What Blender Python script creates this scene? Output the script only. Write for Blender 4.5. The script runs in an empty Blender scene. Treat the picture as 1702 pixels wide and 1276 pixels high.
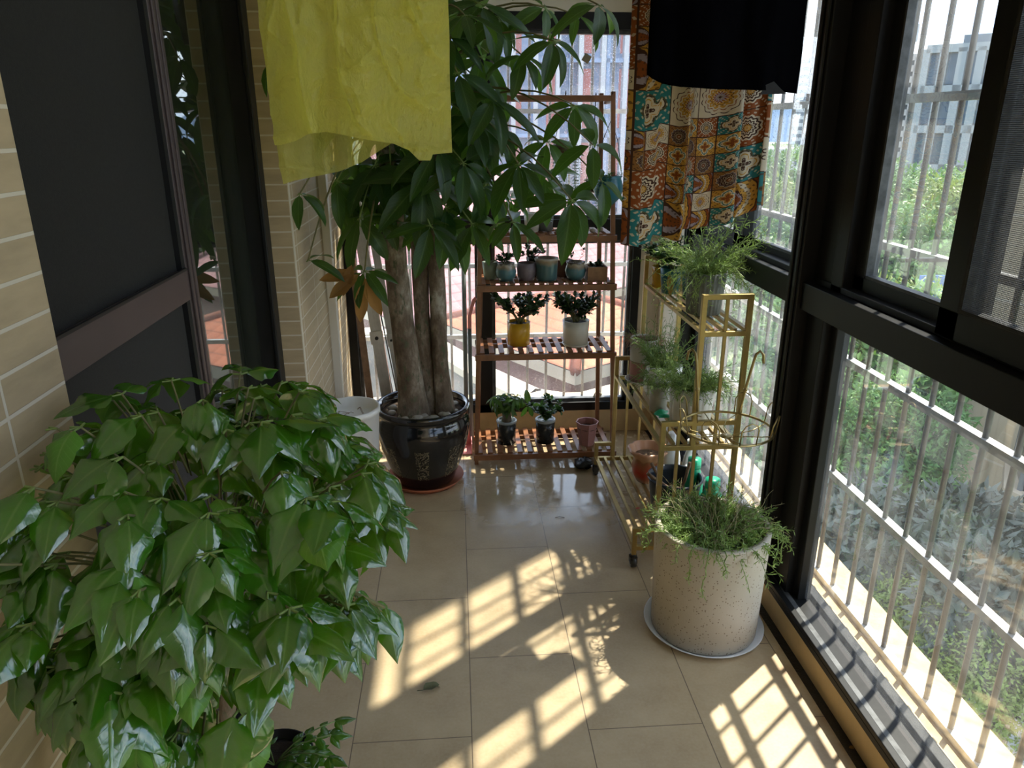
import bpy, math, random
from math import sin, cos, pi, radians, atan2, sqrt, hypot
from mathutils import Vector, Matrix, noise as mnoise
V = Vector
R = random.Random(11)
C = bpy.context.scene.collection
sc = bpy.context.scene

# ------------------------------------------------------------------ camera
F = 1232.0; PITCH = radians(19.2); YAW = radians(4.25); H = 1.5
cam_d = bpy.data.cameras.new('camera'); cam = bpy.data.objects.new('camera', cam_d); C.objects.link(cam)
cam_d.sensor_fit = 'HORIZONTAL'; cam_d.sensor_width = 36; cam_d.lens = 36 * F / 1702
cam_d.clip_start = .02; cam_d.clip_end = 2000
cam.location = (0, 0, H); cam.rotation_euler = (radians(90) - PITCH, 0, -YAW)
sc.camera = cam

# ------------------------------------------------------------------ light
sc.view_settings.view_transform = 'Standard'; sc.view_settings.look = 'None'
sc.view_settings.gamma = 1; sc.view_settings.use_curve_mapping = False
sc.view_settings.exposure = 0.98
w = bpy.data.worlds.new('sky'); sc.world = w; w.use_nodes = True
nt = w.node_tree; nt.nodes.clear()
wo = nt.nodes.new('ShaderNodeOutputWorld'); bg = nt.nodes.new('ShaderNodeBackground')
tc = nt.nodes.new('ShaderNodeTexCoord'); nz = nt.nodes.new('ShaderNodeTexNoise'); rp = nt.nodes.new('ShaderNodeValToRGB')
mp = nt.nodes.new('ShaderNodeMapping'); mp.inputs['Scale'].default_value = (1, 1, 2.4)
nz.inputs['Scale'].default_value = 3.2; nz.inputs['Detail'].default_value = 8
rp.color_ramp.elements[0].position = .38; rp.color_ramp.elements[0].color = (.24, .40, .70, 1)
rp.color_ramp.elements[1].position = .58; rp.color_ramp.elements[1].color = (.80, .86, .95, 1)
nt.links.new(tc.outputs['Generated'], mp.inputs['Vector']); nt.links.new(mp.outputs[0], nz.inputs['Vector'])
nt.links.new(nz.outputs['Fac'], rp.inputs['Fac']); nt.links.new(rp.outputs[0], bg.inputs['Color'])
bg.inputs['Strength'].default_value = 2.6
nt.links.new(bg.outputs[0], wo.inputs['Surface'])
sun_d = bpy.data.lights.new('sun', 'SUN'); sun = bpy.data.objects.new('sun', sun_d); C.objects.link(sun)
sun_d.energy = 7.5; sun_d.angle = radians(.7); sun_d.color = (1, .93, .80)
SUN = V((.455, .37, 1)).normalized()          # towards the sun
sun.rotation_euler = SUN.to_track_quat('Z', 'Y').to_euler()

# ------------------------------------------------------------------ measuring helper: a pixel of the photo as a ray
def ray(px, py):
    u = px - 851; v = py - 638
    f = F * cos(PITCH) - v * sin(PITCH); d = v * cos(PITCH) + F * sin(PITCH)
    return V((u * cos(YAW) + f * sin(YAW), -u * sin(YAW) + f * cos(YAW), -d))
def at(px, py, Y):
    r = ray(px, py); return V((0, 0, H)) + r * (Y / r.y)
def atx(px, py, X):
    r = ray(px, py); return V((0, 0, H)) + r * (X / r.x)
def atd(px, py, d):
    return V((0, 0, H)) + ray(px, py).normalized() * d

# ------------------------------------------------------------------ materials
class N:
    def __init__(s, name):
        s.m = bpy.data.materials.new(name); s.m.use_nodes = True; s.t = s.m.node_tree; s.t.nodes.clear()
        s.out = s.t.nodes.new('ShaderNodeOutputMaterial')
    def n(s, typ, **k):
        o = s.t.nodes.new('ShaderNode' + typ)
        for a, b in k.items(): setattr(o, a, b)
        return o
    def link(s, a, b): s.t.links.new(a, b)
    def set(s, sock, v):
        if isinstance(v, bpy.types.NodeSocket): s.link(v, sock)
        elif isinstance(v, (tuple, list)) and len(v) == 3 and sock.type == 'RGBA': sock.default_value = (*v, 1)
        else: sock.default_value = v
    def math(s, op, a, b=None, c=None, clamp=False):
        o = s.n('Math', operation=op); o.use_clamp = clamp
        s.set(o.inputs[0], a)
        if b is not None: s.set(o.inputs[1], b)
        if c is not None: s.set(o.inputs[2], c)
        return o.outputs[0]
    def mix(s, f, a, b, typ='RGBA'):
        o = s.n('Mix', data_type=typ)
        i = {'RGBA': (6, 7, 2), 'FLOAT': (2, 3, 0)}[typ]
        s.set(o.inputs[0], f); s.set(o.inputs[i[0]], a); s.set(o.inputs[i[1]], b)
        return o.outputs[i[2]]
    def coord(s, kind='Object', scale=(1, 1, 1), loc=(0, 0, 0), rot=(0, 0, 0)):
        t = s.n('TexCoord'); m = s.n('Mapping'); s.link(t.outputs[kind], m.inputs[0])
        m.inputs['Scale'].default_value = scale; m.inputs['Location'].default_value = loc; m.inputs['Rotation'].default_value = rot
        return m.outputs[0]
    def noise(s, vec, scale=5, detail=4, rough=.5):
        o = s.n('TexNoise'); s.link(vec, o.inputs['Vector']); o.inputs['Scale'].default_value = scale
        o.inputs['Detail'].default_value = detail; o.inputs['Roughness'].default_value = rough
        return o.outputs['Fac']
    def vor(s, vec, scale=5, feature='F1', out='Distance', rnd=1):
        o = s.n('TexVoronoi', feature=feature); s.link(vec, o.inputs['Vector']); o.inputs['Scale'].default_value = scale
        o.inputs['Randomness'].default_value = rnd
        return o.outputs[out]
    def ramp(s, f, stops, interp='LINEAR'):
        o = s.n('ValToRGB'); s.set(o.inputs[0], f); r = o.color_ramp; r.interpolation = interp
        while len(r.elements) < len(stops): r.elements.new(.5)
        for e, (p, c) in zip(r.elements, stops):
            e.position = p; e.color = (*c, 1) if len(c) == 3 else c
        return o.outputs[0]
    def rng(s, f, a, b, c=0, d=1):
        o = s.n('MapRange'); s.set(o.inputs[0], f)
        for i, v in zip((1, 2, 3, 4), (a, b, c, d)): s.set(o.inputs[i], v)
        return o.outputs[0]
    def bump(s, h, st=.3, dist=.01):
        o = s.n('Bump'); s.link(h, o.inputs['Height']); o.inputs['Strength'].default_value = st; o.inputs['Distance'].default_value = dist
        return o.outputs[0]
    def pbr(s, base, rough=.5, metal=0, normal=None, spec=.5, coat=0, out=True, **k):
        o = s.n('BsdfPrincipled'); s.set(o.inputs['Base Color'], base); s.set(o.inputs['Roughness'], rough); s.set(o.inputs['Metallic'], metal)
        s.set(o.inputs['Specular IOR Level'], spec)
        if coat: s.set(o.inputs['Coat Weight'], coat); o.inputs['Coat Roughness'].default_value = .08
        if normal is not None: s.link(normal, o.inputs['Normal'])
        for a, b in k.items(): s.set(o.inputs[a], b)
        if out: s.link(o.outputs[0], s.out.inputs[0])
        return o.outputs[0]
    def mixs(s, f, a, b, out=True):
        o = s.n('MixShader'); s.set(o.inputs[0], f); s.link(a, o.inputs[1]); s.link(b, o.inputs[2])
        if out: s.link(o.outputs[0], s.out.inputs[0])
        return o.outputs[0]
    def sep(s, vec):
        o = s.n('SeparateXYZ'); s.link(vec, o.inputs[0]); return o.outputs
    def comb(s, x, y, z=0.0):
        o = s.n('CombineXYZ'); s.set(o.inputs[0], x); s.set(o.inputs[1], y); s.set(o.inputs[2], z); return o.outputs[0]

def plain(name, col, rough=.5, metal=0, var=.12, scale=20, bump=0, spec=.5, coat=0, bscale=None):
    n = N(name); v = n.coord('Object')
    f = n.noise(v, scale, 5, .6)
    c = n.mix(n.rng(f, .3, .7), tuple(x * (1 - var) for x in col), tuple(min(1, x * (1 + var)) for x in col))
    nm = n.bump(n.noise(v, bscale or scale * 4, 4), bump, .004) if bump else None
    n.pbr(c, rough, metal, nm, spec, coat)
    return n.m

def leafmat(name, top, under, trans=(.25, .5, .05), tw=.25, rough=.3, vein=.5, spec=.5, nveins=9, hue=.35, ior=None):
    n = N(name); uv = n.coord('UV'); x, y, z = n.sep(uv)
    ax = n.math('ABSOLUTE', n.math('SUBTRACT', x, .5))
    mid = n.rng(ax, .012, .05, 1, 0)
    ph = n.math('FRACT', n.math('MULTIPLY', n.math('SUBTRACT', y, n.math('MULTIPLY', ax, .45)), nveins))
    side = n.rng(n.math('ABSOLUTE', n.math('SUBTRACT', ph, .5)), .02, .10, (.45 if rough > .2 else .22), 0)
    vn = n.math('MULTIPLY', n.math('MAXIMUM', mid, side), vein)
    obj = n.coord('Object'); nf = n.noise(obj, 7, 3)
    base = n.mix(n.rng(nf, .35, .65), tuple(c * (1 - hue) for c in top), tuple(min(1, c * (1 + hue)) for c in top))
    base = n.mix(vn, base, under)
    g = n.n('NewGeometry'); base2 = n.mix(n.math('MULTIPLY', g.outputs['Backfacing'], .5), base, under)
    nm = n.bump(n.math('ADD', vn, n.math('MULTIPLY', n.noise(obj, 60, 2), .8)), .22, .0015)
    p = n.pbr(base2, rough, 0, nm, spec, out=False, **({'IOR': ior} if ior else {}))
    t = n.n('BsdfTranslucent'); n.set(t.inputs[0], trans)
    n.mixs(tw, p, t.outputs[0]); return n.m

def glass(name, dust=.2, drops=0., dcol=(.8, .82, .84), gloss=.06, seed=0, tint=(.93, .96, .95), streak=True):
    n = N(name); v = n.coord('Object', loc=(seed, seed * 2, 0))
    tr = n.n('BsdfTransparent'); n.set(tr.inputs[0], tint)
    tl = n.n('BsdfTranslucent'); n.set(tl.inputs[0], dcol)
    df = n.n('BsdfDiffuse'); n.set(df.inputs[0], dcol)
    dm = n.n('MixShader'); dm.inputs[0].default_value = .35; n.link(tl.outputs[0], dm.inputs[1]); n.link(df.outputs[0], dm.inputs[2])
    f = n.noise(v, 2.2, 6, .65)
    vs = n.coord('Object', scale=(9, 9, .7)); fs = n.noise(vs, 4, 3)
    f2 = n.math('MULTIPLY', n.rng(f, .3, .7, .35, 1.3), n.rng(fs, .3, .7, .7, 1.25))
    sp = n.rng(n.vor(v, 260), .12, .22, .35, 0)
    fac = n.math('ADD', n.math('MULTIPLY', f2, dust), n.math('MULTIPLY', sp, dust * 1.2), clamp=True)
    a = n.mixs(fac, tr.outputs[0], dm.outputs[0], out=False)
    gl = n.n('BsdfGlossy'); gl.inputs['Roughness'].default_value = .02; n.set(gl.inputs[0], (1, 1, 1))
    fr = n.n('Fresnel'); fr.inputs[0].default_value = 1.45
    b = n.mixs(n.math('MULTIPLY', fr.outputs[0], gloss * 3.5, clamp=True), a, gl.outputs[0], out=False)
    if drops:
        vd = n.coord('Object', loc=(3, 1, 2))
        d1 = n.vor(vd, 240); d2 = n.vor(vd, 110)
        hh = n.math('ADD', n.rng(d1, .0, .42, 1, 0), n.rng(d2, 0, .3, 1.2, 0))
        bm = n.n('Bump'); n.link(hh, bm.inputs['Height']); bm.inputs['Strength'].default_value = 1; bm.inputs['Distance'].default_value = .004
        rf = n.n('BsdfRefraction'); rf.inputs['IOR'].default_value = 1.33; rf.inputs['Roughness'].default_value = .08; n.link(bm.outputs[0], rf.inputs['Normal'])
        msk = n.rng(hh, .25, .55, 0, drops)
        b = n.mixs(msk, b, rf.outputs[0], out=False)
    n.link(b, n.out.inputs[0]); return n.m

def tilewall(name, axis, tw=.24, th=.0495, off=(0, 0), col=(.42, .32, .195), grout=(.62, .55, .44)):
    n = N(name); v = n.coord('Object'); x, y, z = n.sep(v)
    vec = n.comb(n.math('ADD', x if axis == 'x' else y, off[0]), n.math('ADD', z, off[1]))
    b = n.n('TexBrick'); b.offset = 0; n.link(vec, b.inputs['Vector'])
    n.set(b.inputs['Color1'], (.0, 0, 0)); n.set(b.inputs['Color2'], (1, 1, 1)); n.set(b.inputs['Mortar'], (.5, .5, .5))
    b.inputs['Scale'].default_value = 1; b.inputs['Brick Width'].default_value = tw; b.inputs['Row Height'].default_value = th
    b.inputs['Mortar Size'].default_value = .0028; b.inputs['Mortar Smooth'].default_value = .2
    rnd = n.noise(n.comb(n.math('MULTIPLY', x if axis == 'x' else y, 3), n.math('MULTIPLY', z, 14)), 1.5, 6)
    nz_ = n.noise(n.coord('Object', scale=(20, 20, 90), rot=(.3, .3, 0)), 1, 5)
    tc_ = n.mix(n.rng(rnd, .3, .7), tuple(c * .88 for c in col), tuple(c * 1.12 for c in col))
    tc_ = n.mix(n.math('MULTIPLY', n.rng(nz_, .35, .7), .3), tc_, tuple(c * 1.3 for c in col))
    c = n.mix(b.outputs['Fac'], tc_, grout)
    h = n.math('SUBTRACT', n.math('MULTIPLY', nz_, .25), n.math('MULTIPLY', b.outputs['Fac'], .7))
    n.pbr(c, .62, 0, n.bump(h, .5, .006)); return n.m

def floormat():
    n = N('floor_tiles'); v = n.coord('Object'); x, y, z = n.sep(v)
    # brick runs along Y: rows of .307 across X, .602 long
    vec = n.comb(n.math('ADD', y, -2.426 + .602 * 20), n.math('ADD', x, .298 + .3065 * 10))
    b = n.n('TexBrick'); b.offset = .5; b.offset_frequency = 2; n.link(vec, b.inputs['Vector'])
    n.set(b.inputs['Color1'], (0, 0, 0)); n.set(b.inputs['Color2'], (1, 1, 1)); n.set(b.inputs['Mortar'], (.5, .5, .5))
    b.inputs['Scale'].default_value = 1; b.inputs['Brick Width'].default_value = .602; b.inputs['Row Height'].default_value = .3065
    b.inputs['Mortar Size'].default_value = .0016; b.inputs['Mortar Smooth'].default_value = .3
    f = n.noise(v, 6, 9, .62); f2 = n.noise(v, 120, 3)
    c = n.mix(n.rng(f, .3, .72), (.41, .295, .165), (.56, .43, .26))
    c = n.mix(n.math('MULTIPLY', n.rng(f2, .35, .7), .25), c, (.58, .48, .33))
    # rusty dirt close to the window sill
    d = n.math('MULTIPLY', n.rng(x, .80, .95, 0, 1), n.rng(n.noise(v, 9, 6), .42, .62))
    c = n.mix(n.math('MULTIPLY', d, .6), c, (.25, .13, .05))
    c = n.mix(n.math('MULTIPLY', b.outputs['Fac'], .85), c, (.13, .09, .06))
    wet = n.math('MULTIPLY', n.rng(y, 2.35, 2.85, 0, 1), n.rng(n.noise(v, 5, 5, .7), .36, .50))
    wet = n.math('MULTIPLY', wet, n.rng(x, -.05, .05, .25, 1))
    c = n.mix(n.math('MULTIPLY', wet, .45), c, (.17, .12, .075))
    rough = n.mix(wet, n.rng(f, .3, .7, .40, .55), .07, 'FLOAT')
    h = n.math('SUBTRACT', n.math('MULTIPLY', n.noise(v, 45, 3), .12), b.outputs['Fac'])
    wav = n.bump(h, .22, .004)
    n.pbr(c, rough, 0, wav, .5); return n.m

def patchwork():
    n = N('patchwork_print'); uv = n.coord('UV', scale=(7, 7, 1)); x, y, z = n.sep(uv)
    def cell(k, seed):
        xs = n.math('MULTIPLY', x, k); ys = n.math('MULTIPLY', y, k)
        fx = n.math('FLOOR', xs); fy = n.math('FLOOR', ys)
        w_ = n.n('TexWhiteNoise', noise_dimensions='3D'); n.link(n.comb(fx, fy, seed), w_.inputs['Vector'])
        rnd = w_.outputs['Value']
        lx = n.math('SUBTRACT', n.math('FRACT', xs), .5); ly = n.math('SUBTRACT', n.math('FRACT', ys), .5)
        r = n.math('SQRT', n.math('ADD', n.math('MULTIPLY', lx, lx), n.math('MULTIPLY', ly, ly)))
        th = n.math('ARCTAN2', ly, lx)
        r1 = n.math('ADD', r, n.math('MULTIPLY', n.math('COSINE', n.math('MULTIPLY', th, 12)), .022))
        r2 = n.math('ADD', r, n.math('MULTIPLY', n.math('ABSOLUTE', n.math('COSINE', n.math('MULTIPLY', th, 2))), -.15))
        dots = n.math('MULTIPLY', n.rng(n.math('COSINE', n.math('MULTIPLY', th, 16)), .2, .5), n.math('COMPARE', n.math('FRACT', n.math('MULTIPLY', r, 11)), .5, .22))
        rust, cream, gold, brown, teal, lil = (.30, .085, .02), (.72, .64, .50), (.62, .34, .06), (.07, .03, .02), (.03, .22, .24), (.38, .33, .42)
        A = n.ramp(r1, [(0, gold), (.09, brown), (.13, cream), (.155, brown), (.20, cream), (.24, brown), (.29, cream), (.335, rust)], 'CONSTANT')
        B = n.ramp(r1, [(0, brown), (.05, lil), (.10, rust), (.14, gold), (.19, brown), (.205, gold), (.27, cream), (.31, rust), (.335, cream), (.41, brown), (.43, cream)], 'CONSTANT')
        T = n.ramp(r2, [(0, brown), (.03, cream), (.12, gold), (.15, cream), (.20, brown), (.23, (.10, .10, .05)), (.27, teal)], 'CONSTANT')
        D = n.ramp(r1, [(0, cream), (.03, rust), (.08, brown), (.12, cream), (.15, brown), (.22, cream), (.235, brown), (.31, lil), (.325, brown), (.36, cream), (.38, (.33, .16, .05))], 'CONSTANT')
        G = n.ramp(r2, [(0, rust), (.06, gold), (.13, cream), (.2, teal), (.25, cream), (.3, gold)], 'CONSTANT')
        K = n.ramp(n.math('FRACT', n.math('ADD', r1, n.math('ADD', lx, .5))), [(0, gold), (.3, brown), (.36, rust), (.55, lil), (.62, brown), (.68, gold), (.85, cream)], 'CONSTANT')
        def pick(t, a, b): return n.mix(n.math('GREATER_THAN', rnd, t), a, b)
        c = pick(.2, A, B); c = pick(.38, c, T); c = pick(.55, c, D); c = pick(.70, c, G); c = pick(.82, c, K)
        c = n.mix(n.math('MULTIPLY', dots, .75), c, n.mix(n.math('GREATER_THAN', rnd, .5), cream, brown))
        edge = n.math('GREATER_THAN', n.math('MAXIMUM', n.math('ABSOLUTE', lx), n.math('ABSOLUTE', ly)), .5 - .012 * k)
        return n.mix(edge, c, brown), rnd
    c1, r1_ = cell(1, 3.0); c2, r2_ = cell(2, 8.0)
    w_ = n.n('TexWhiteNoise', noise_dimensions='3D'); n.link(n.comb(n.math('FLOOR', x), n.math('FLOOR', y), 21.0), w_.inputs['Vector'])
    c = n.mix(n.math('GREATER_THAN', w_.outputs['Value'], .52), c1, c2)
    p = n.pbr(c, .75, 0, n.bump(n.noise(n.coord('Object'), 900, 2), .1, .001), .25, out=False)
    t = n.n('BsdfTranslucent'); n.link(c, t.inputs[0]); n.mixs(.08, p, t.outputs[0]); return n.m

def yellowplastic(name, alpha):
    n = N(name); v = n.coord('Object')
    nm = n.bump(n.noise(n.coord('Object', scale=(1, 1, .55)), 17, 5, .6), .9, .035)
    p = n.pbr((.96, .88, .20), .22, 0, nm, .6, out=False)
    t = n.n('BsdfTranslucent'); n.set(t.inputs[0], (1.0, .97, .38)); n.link(nm, t.inputs[1])
    m1 = n.mixs(.68, p, t.outputs[0], out=False)
    tr = n.n('BsdfTransparent'); n.set(tr.inputs[0], (1, .96, .5))
    n.mixs(alpha, m1, tr.outputs[0]); return n.m

def roofmat(name, c1, c2):
    n = N(name); uv = n.coord('UV'); x, y, z = n.sep(uv)
    a = n.math('ABSOLUTE', n.math('SINE', n.math('MULTIPLY', x, pi * 1.2))); b = n.math('FRACT', n.math('MULTIPLY', y, 1.3))
    line = n.rng(b, 0, .22, 1, 0)
    f = n.noise(n.coord('Object'), .8, 6)
    c = n.mix(n.rng(f, .35, .65), c1, c2); c = n.mix(n.math('MULTIPLY', line, .65), c, tuple(q * .35 for q in c1))
    n.pbr(c, .8, 0, n.bump(n.math('ADD', a, n.math('MULTIPLY', b, .8)), .5, .06)); return n.m

def screenmat(name, col, dens):
    n = N(name); v = n.coord('Object', scale=(1, 1, 1)); x, y, z = n.sep(v)
    k = 2 * pi / .0035
    a = n.math('MAXIMUM', n.math('SINE', n.math('MULTIPLY', y, k)), n.math('SINE', n.math('MULTIPLY', z, k)))
    f = n.rng(a, .2, .6, dens - .2, min(1, dens + .2))
    p = n.pbr(n.mix(n.rng(n.noise(v, 90, 4), .4, .7), tuple(c * .8 for c in col), tuple(c * 1.4 for c in col)), .75, 0, n.bump(n.noise(v, 700, 2), .3, .001), .25, out=False)
    tr = n.n('BsdfTransparent'); n.mixs(f, tr.outputs[0], p); return n.m

M = dict(
    floor=floormat(), tile_y=tilewall('tan_tile_side', 'y', off=(-.85, .013)), tile_x=tilewall('tan_tile_front', 'x', off=(.53, .013)),
    plaster=plain('cream_plaster', (.72, .66, .56), .8, var=.06, scale=3, bump=.1), ceiling=plain('ceiling_paint', (.70, .66, .58), .85, var=.04, scale=2),
    stone=plain('beige_sill_stone', (.55, .40, .21), .45, var=.15, scale=8, bump=.1), dirt=plain('black_sealant_dirt', (.012, .012, .014), .35, var=.4, scale=30, bump=.6),
    frame=plain('charcoal_aluminium', (.0075, .0075, .008), .45, .0, var=.2, scale=12, bump=.05, spec=.28), track=plain('dusty_track', (.085, .087, .09), .55, .3, var=.5, scale=25),
    brownframe=plain('brown_aluminium', (.085, .062, .062), .45, .2, var=.08, scale=10), gasket=plain('black_gasket', (.008, .008, .009), .5, 0, .1),
    dscreen=plain('black_mesh_screen', (.009, .0085, .0085), .82, 0, .35, 160, .25), pscreen=plain('grey_mesh_panel', (.02, .019, .02), .85, 0, .2, 300, .3),
    screen=screenmat('window_insect_screen', (.03, .028, .028), .72),
    glass=glass('dusty_glass', .16, seed=0), glass_low=glass('dusty_low_glass', .10, seed=4), glass_wet=glass('rain_wet_glass', .26, .75, seed=2), glass_wetlow=glass('rain_marked_glass', .13, .4, seed=7),
    glass_back=glass('wet_back_glass', .16, .85, seed=5), glass_side=glass('dirty_glass_far', .24, .3, seed=9),
    steel=plain('grille_steel', (.11, .10, .085), .45, .4, .2, 30), railsteel=plain('rail_steel', (.45, .44, .42), .45, .6, .15, 30), ledge=plain('outer_ledge_stone', (.46, .34, .19), .8, 0, .3, 14, .5),
    gold=plain('brushed_gold_paint', (.40, .29, .105), .38, .75, .12, 25), goldwire=plain('old_gold_wire', (.42, .33, .15), .33, .85, .15, 40),
    bamboo=plain('dark_varnished_bamboo', (.21, .085, .035), .35, 0, .3, 14, .05), concrete=None, white=plain('white_plastic', (.78, .77, .74), .4, 0, .05, 6),
    saucer=plain('white_saucer', (.66, .65, .64), .5, 0, .08, 10), soil=plain('potting_soil', (.035, .022, .014), .95, 0, .5, 60, .8),
    blackglaze=None, terracotta=plain('terracotta', (.40, .12, .05), .65, 0, .15, 12, .1), dsoil=plain('dry_soil', (.16, .10, .06), .95, 0, .4, 50, .8),
    navy=plain('navy_bucket', (.012, .02, .034), .35, 0, .1, 9), green=plain('green_bottle', (.01, .36, .19), .3, 0, .04, 9), lime=plain('green_label', (.25, .55, .08), .4, 0, .1, 9),
    bottle=plain('white_bottle', (.74, .74, .74), .35, 0, .03, 9), mustard=plain('mustard_glaze', (.62, .33, .02), .25, 0, .08, 12), cream=plain('cream_glaze', (.68, .65, .56), .3, 0, .05, 12),
    pink=plain('pink_clay', (.42, .17, .16), .6, 0, .08, 12), rose=plain('dusty_rose', (.36, .17, .15), .6, 0, .15, 15), sage=plain('sage_glaze', (.22, .27, .20), .4, 0, .1, 12),
    mauve=plain('mauve_glaze', (.19, .15, .17), .4, 0, .2, 25), teal=plain('teal_glaze', (.02, .13, .17), .3, 0, .15, 12), brownpot=plain('brown_clay', (.15, .07, .05), .6, 0, .1, 12),
    darkpot=plain('dark_glaze', (.022, .025, .024), .2, 0, .5, 35), rim=plain('pale_rim', (.34, .37, .36), .25, 0, .1, 12), wood=plain('wooden_box', (.27, .14, .07), .6, 0, .25, 30),
    graypot=plain('grey_stoneware', (.17, .18, .17), .6, 0, .2, 30, .2), fluted=plain('white_fluted', (.60, .57, .51), .5, 0, .06, 20), geo=plain('white_ceramic', (.62, .61, .57), .5, 0, .05, 20),
    blackshirt=plain('black_cotton', (.0016, .0016, .0024), 1, 0, .2, 60, .15, spec=.02), grey=plain('grey_lining', (.010, .010, .013), .8, 0, .1, 60), patch=patchwork(),
    yel=yellowplastic('yellow_plastic_front', .10), yel2=yellowplastic('yellow_plastic_back', .30),
    alu=plain('aluminium', (.62, .62, .60), .32, .9, .12, 20), dgrey=plain('grey_tube', (.20, .23, .23), .4, .2, .1, 9), pinkp=plain('pink_plastic', (.75, .30, .28), .4, 0, .05, 9),
    pebble=plain('pale_pebble', (.40, .37, .32), .7, 0, .3, 8, .3), bristle=plain('bristle', (.42, .33, .24), .8, 0, .3, 60), red=plain('red_plastic', (.55, .05, .04), .4, 0, .1, 9),
    stick=plain('dry_stick', (.21, .13, .08), .8, 0, .3, 30, .4), stem=plain('plant_stem', (.16, .15, .06), .7, 0, .3, 30), gstem=plain('green_stem', (.18, .26, .07), .6, 0, .2, 30),
    rubber=plain('caster_rubber', (.03, .03, .032), .4, 0, .2, 9), clear=plain('caster_wheel', (.06, .06, .06), .3, 0, .1, 9), iron=plain('black_iron', (.012, .01, .01), .4, .3, .1, 9),
    chocbrown=plain('ceramic_copper', (.47, .21, .12), .3, 0, .2, 15),
)
# leaves
M['l_front'] = leafmat('glossy_green_leaf', (.030, .125, .006), (.16, .30, .06), (.24, .52, .03), .26, .14, .45, .6, ior=2.0)
M['l_money'] = leafmat('money_tree_leaf', (.013, .045, .011), (.14, .24, .08), (.20, .42, .04), .30, .36, .55, .45, 12, .3)
M['l_brown'] = leafmat('withered_leaf', (.30, .16, .05), (.34, .20, .08), (.55, .30, .08), .3, .7, .4, .2, 10)
M['l_jade'] = plain('jade_leaf', (.045, .10, .03), .35, 0, .4, 60)
M['l_rose'] = leafmat('moss_rose_leaf', (.21, .31, .09), (.30, .40, .14), (.35, .55, .12), .25, .5, .1, .3, 4, .45)
M['l_rosedry'] = plain('moss_rose_dry', (.25, .22, .11), .8, 0, .4, 40)
M['l_rosem'] = leafmat('rosemary_leaf', (.10, .17, .05), (.2, .28, .1), (.25, .4, .08), .2, .5, .1, .3, 4, .4)
M['l_dry'] = plain('dry_brown_fibre', (.28, .15, .10), .9, 0, .3, 40)
M['l_small'] = leafmat('small_dark_leaf', (.02, .06, .02), (.08, .14, .06), (.15, .35, .05), .2, .35, .3)
M['l_tree'] = leafmat('tree_leaf', (.045, .125, .022), (.12, .22, .06), (.16, .30, .05), .25, .5, .2, .3, 6, .5)
M['l_treey'] = leafmat('yellowgreen_tree_leaf', (.12, .18, .03), (.22, .26, .08), (.25, .34, .06), .25, .5, .2, .3, 6, .5)
M['l_treed'] = leafmat('dark_purple_tree_leaf', (.045, .05, .042), (.10, .12, .09), (.10, .14, .06), .15, .45, .2, .4, 6, .6)
def spk():
    n = N('speckled_terrazzo'); v = n.coord('Object')
    a = n.vor(v, 130); c0 = n.vor(v, 130, out='Color'); sx, sy, sz = n.sep(c0)
    dot = n.math('MULTIPLY', n.math('LESS_THAN', a, .26), n.math('GREATER_THAN', sx, .55))
    c = n.mix(n.rng(n.noise(v, 5, 6), .3, .7), (.43, .38, .30), (.53, .48, .39))
    c = n.mix(n.math('MULTIPLY', dot, .8), c, (.15, .10, .06))
    n.pbr(c, .8, 0, n.bump(n.noise(v, 200, 3), .2, .001), .3); return n.m
M['concrete'] = spk()
def blackglaze():
    n = N('black_glazed_ceramic'); v = n.coord('Object')
    x, y, z = n.sep(v); th = n.math('ARCTAN2', y, x)
    panel = n.math('GREATER_THAN', n.math('COSINE', n.math('MULTIPLY', th, 8)), .35)
    band = n.math('MULTIPLY', n.math('GREATER_THAN', z, .06), n.math('LESS_THAN', z, .21))
    f = n.noise(v, 70, 2, .7)
    ln = n.rng(n.math('ABSOLUTE', n.math('SUBTRACT', f, .5)), .015, .035, 1, 0)
    k = n.math('MULTIPLY', n.math('MULTIPLY', panel, band), ln)
    n.pbr(n.mix(n.math('MULTIPLY', k, .8), (.007, .007, .008), (.28, .22, .12)), .12, 0, n.bump(n.noise(v, 8, 2), .08, .01), .6, coat=.5); return n.m
M['blackglaze'] = blackglaze()
def bluedrip(name, top, low, z0):
    n = N(name); v = n.coord('Object'); x, y, z = n.sep(v)
    zz = n.math('ADD', z, n.math('MULTIPLY', n.math('SUBTRACT', n.noise(n.coord('Object', scale=(1, 1, .2)), 60, 3), .5), .03))
    c = n.ramp(n.rng(zz, 0, z0 * 1.5), [(0, low), (.50, low), (.62, (.30, .23, .15)), (.72, (.42, .38, .30)), (.8, top), (1, top)])
    n.pbr(c, .3, 0, None, .5, coat=.3); return n.m
M['drip'] = bluedrip('blue_drip_glaze', (.10, .08, .07), (.07, .17, .20), .065)
M['drip2'] = bluedrip('blue_grey_drip_glaze', (.12, .09, .07), (.06, .13, .14), .09)
def bark():
    n = N('lichen_bark'); v = n.coord('Object', scale=(1, 1, .5)); v2 = n.coord('Object', scale=(1, 1, 6))
    f = n.noise(v, 14, 6, .65); g = n.noise(v, 45, 4, .6); h = n.noise(v2, 6, 3)
    c = n.ramp(f, [(.3, (.07, .045, .03)), (.46, (.15, .11, .075)), (.56, (.25, .20, .15)), (.66, (.42, .38, .31))])
    c = n.mix(n.rng(g, .56, .66), c, (.09, .10, .055)); 
    n.pbr(c, .85, 0, n.bump(n.math('ADD', f, n.math('MULTIPLY', h, .5)), .6, .012), .3); return n.m
M['bark'] = bark()

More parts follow.
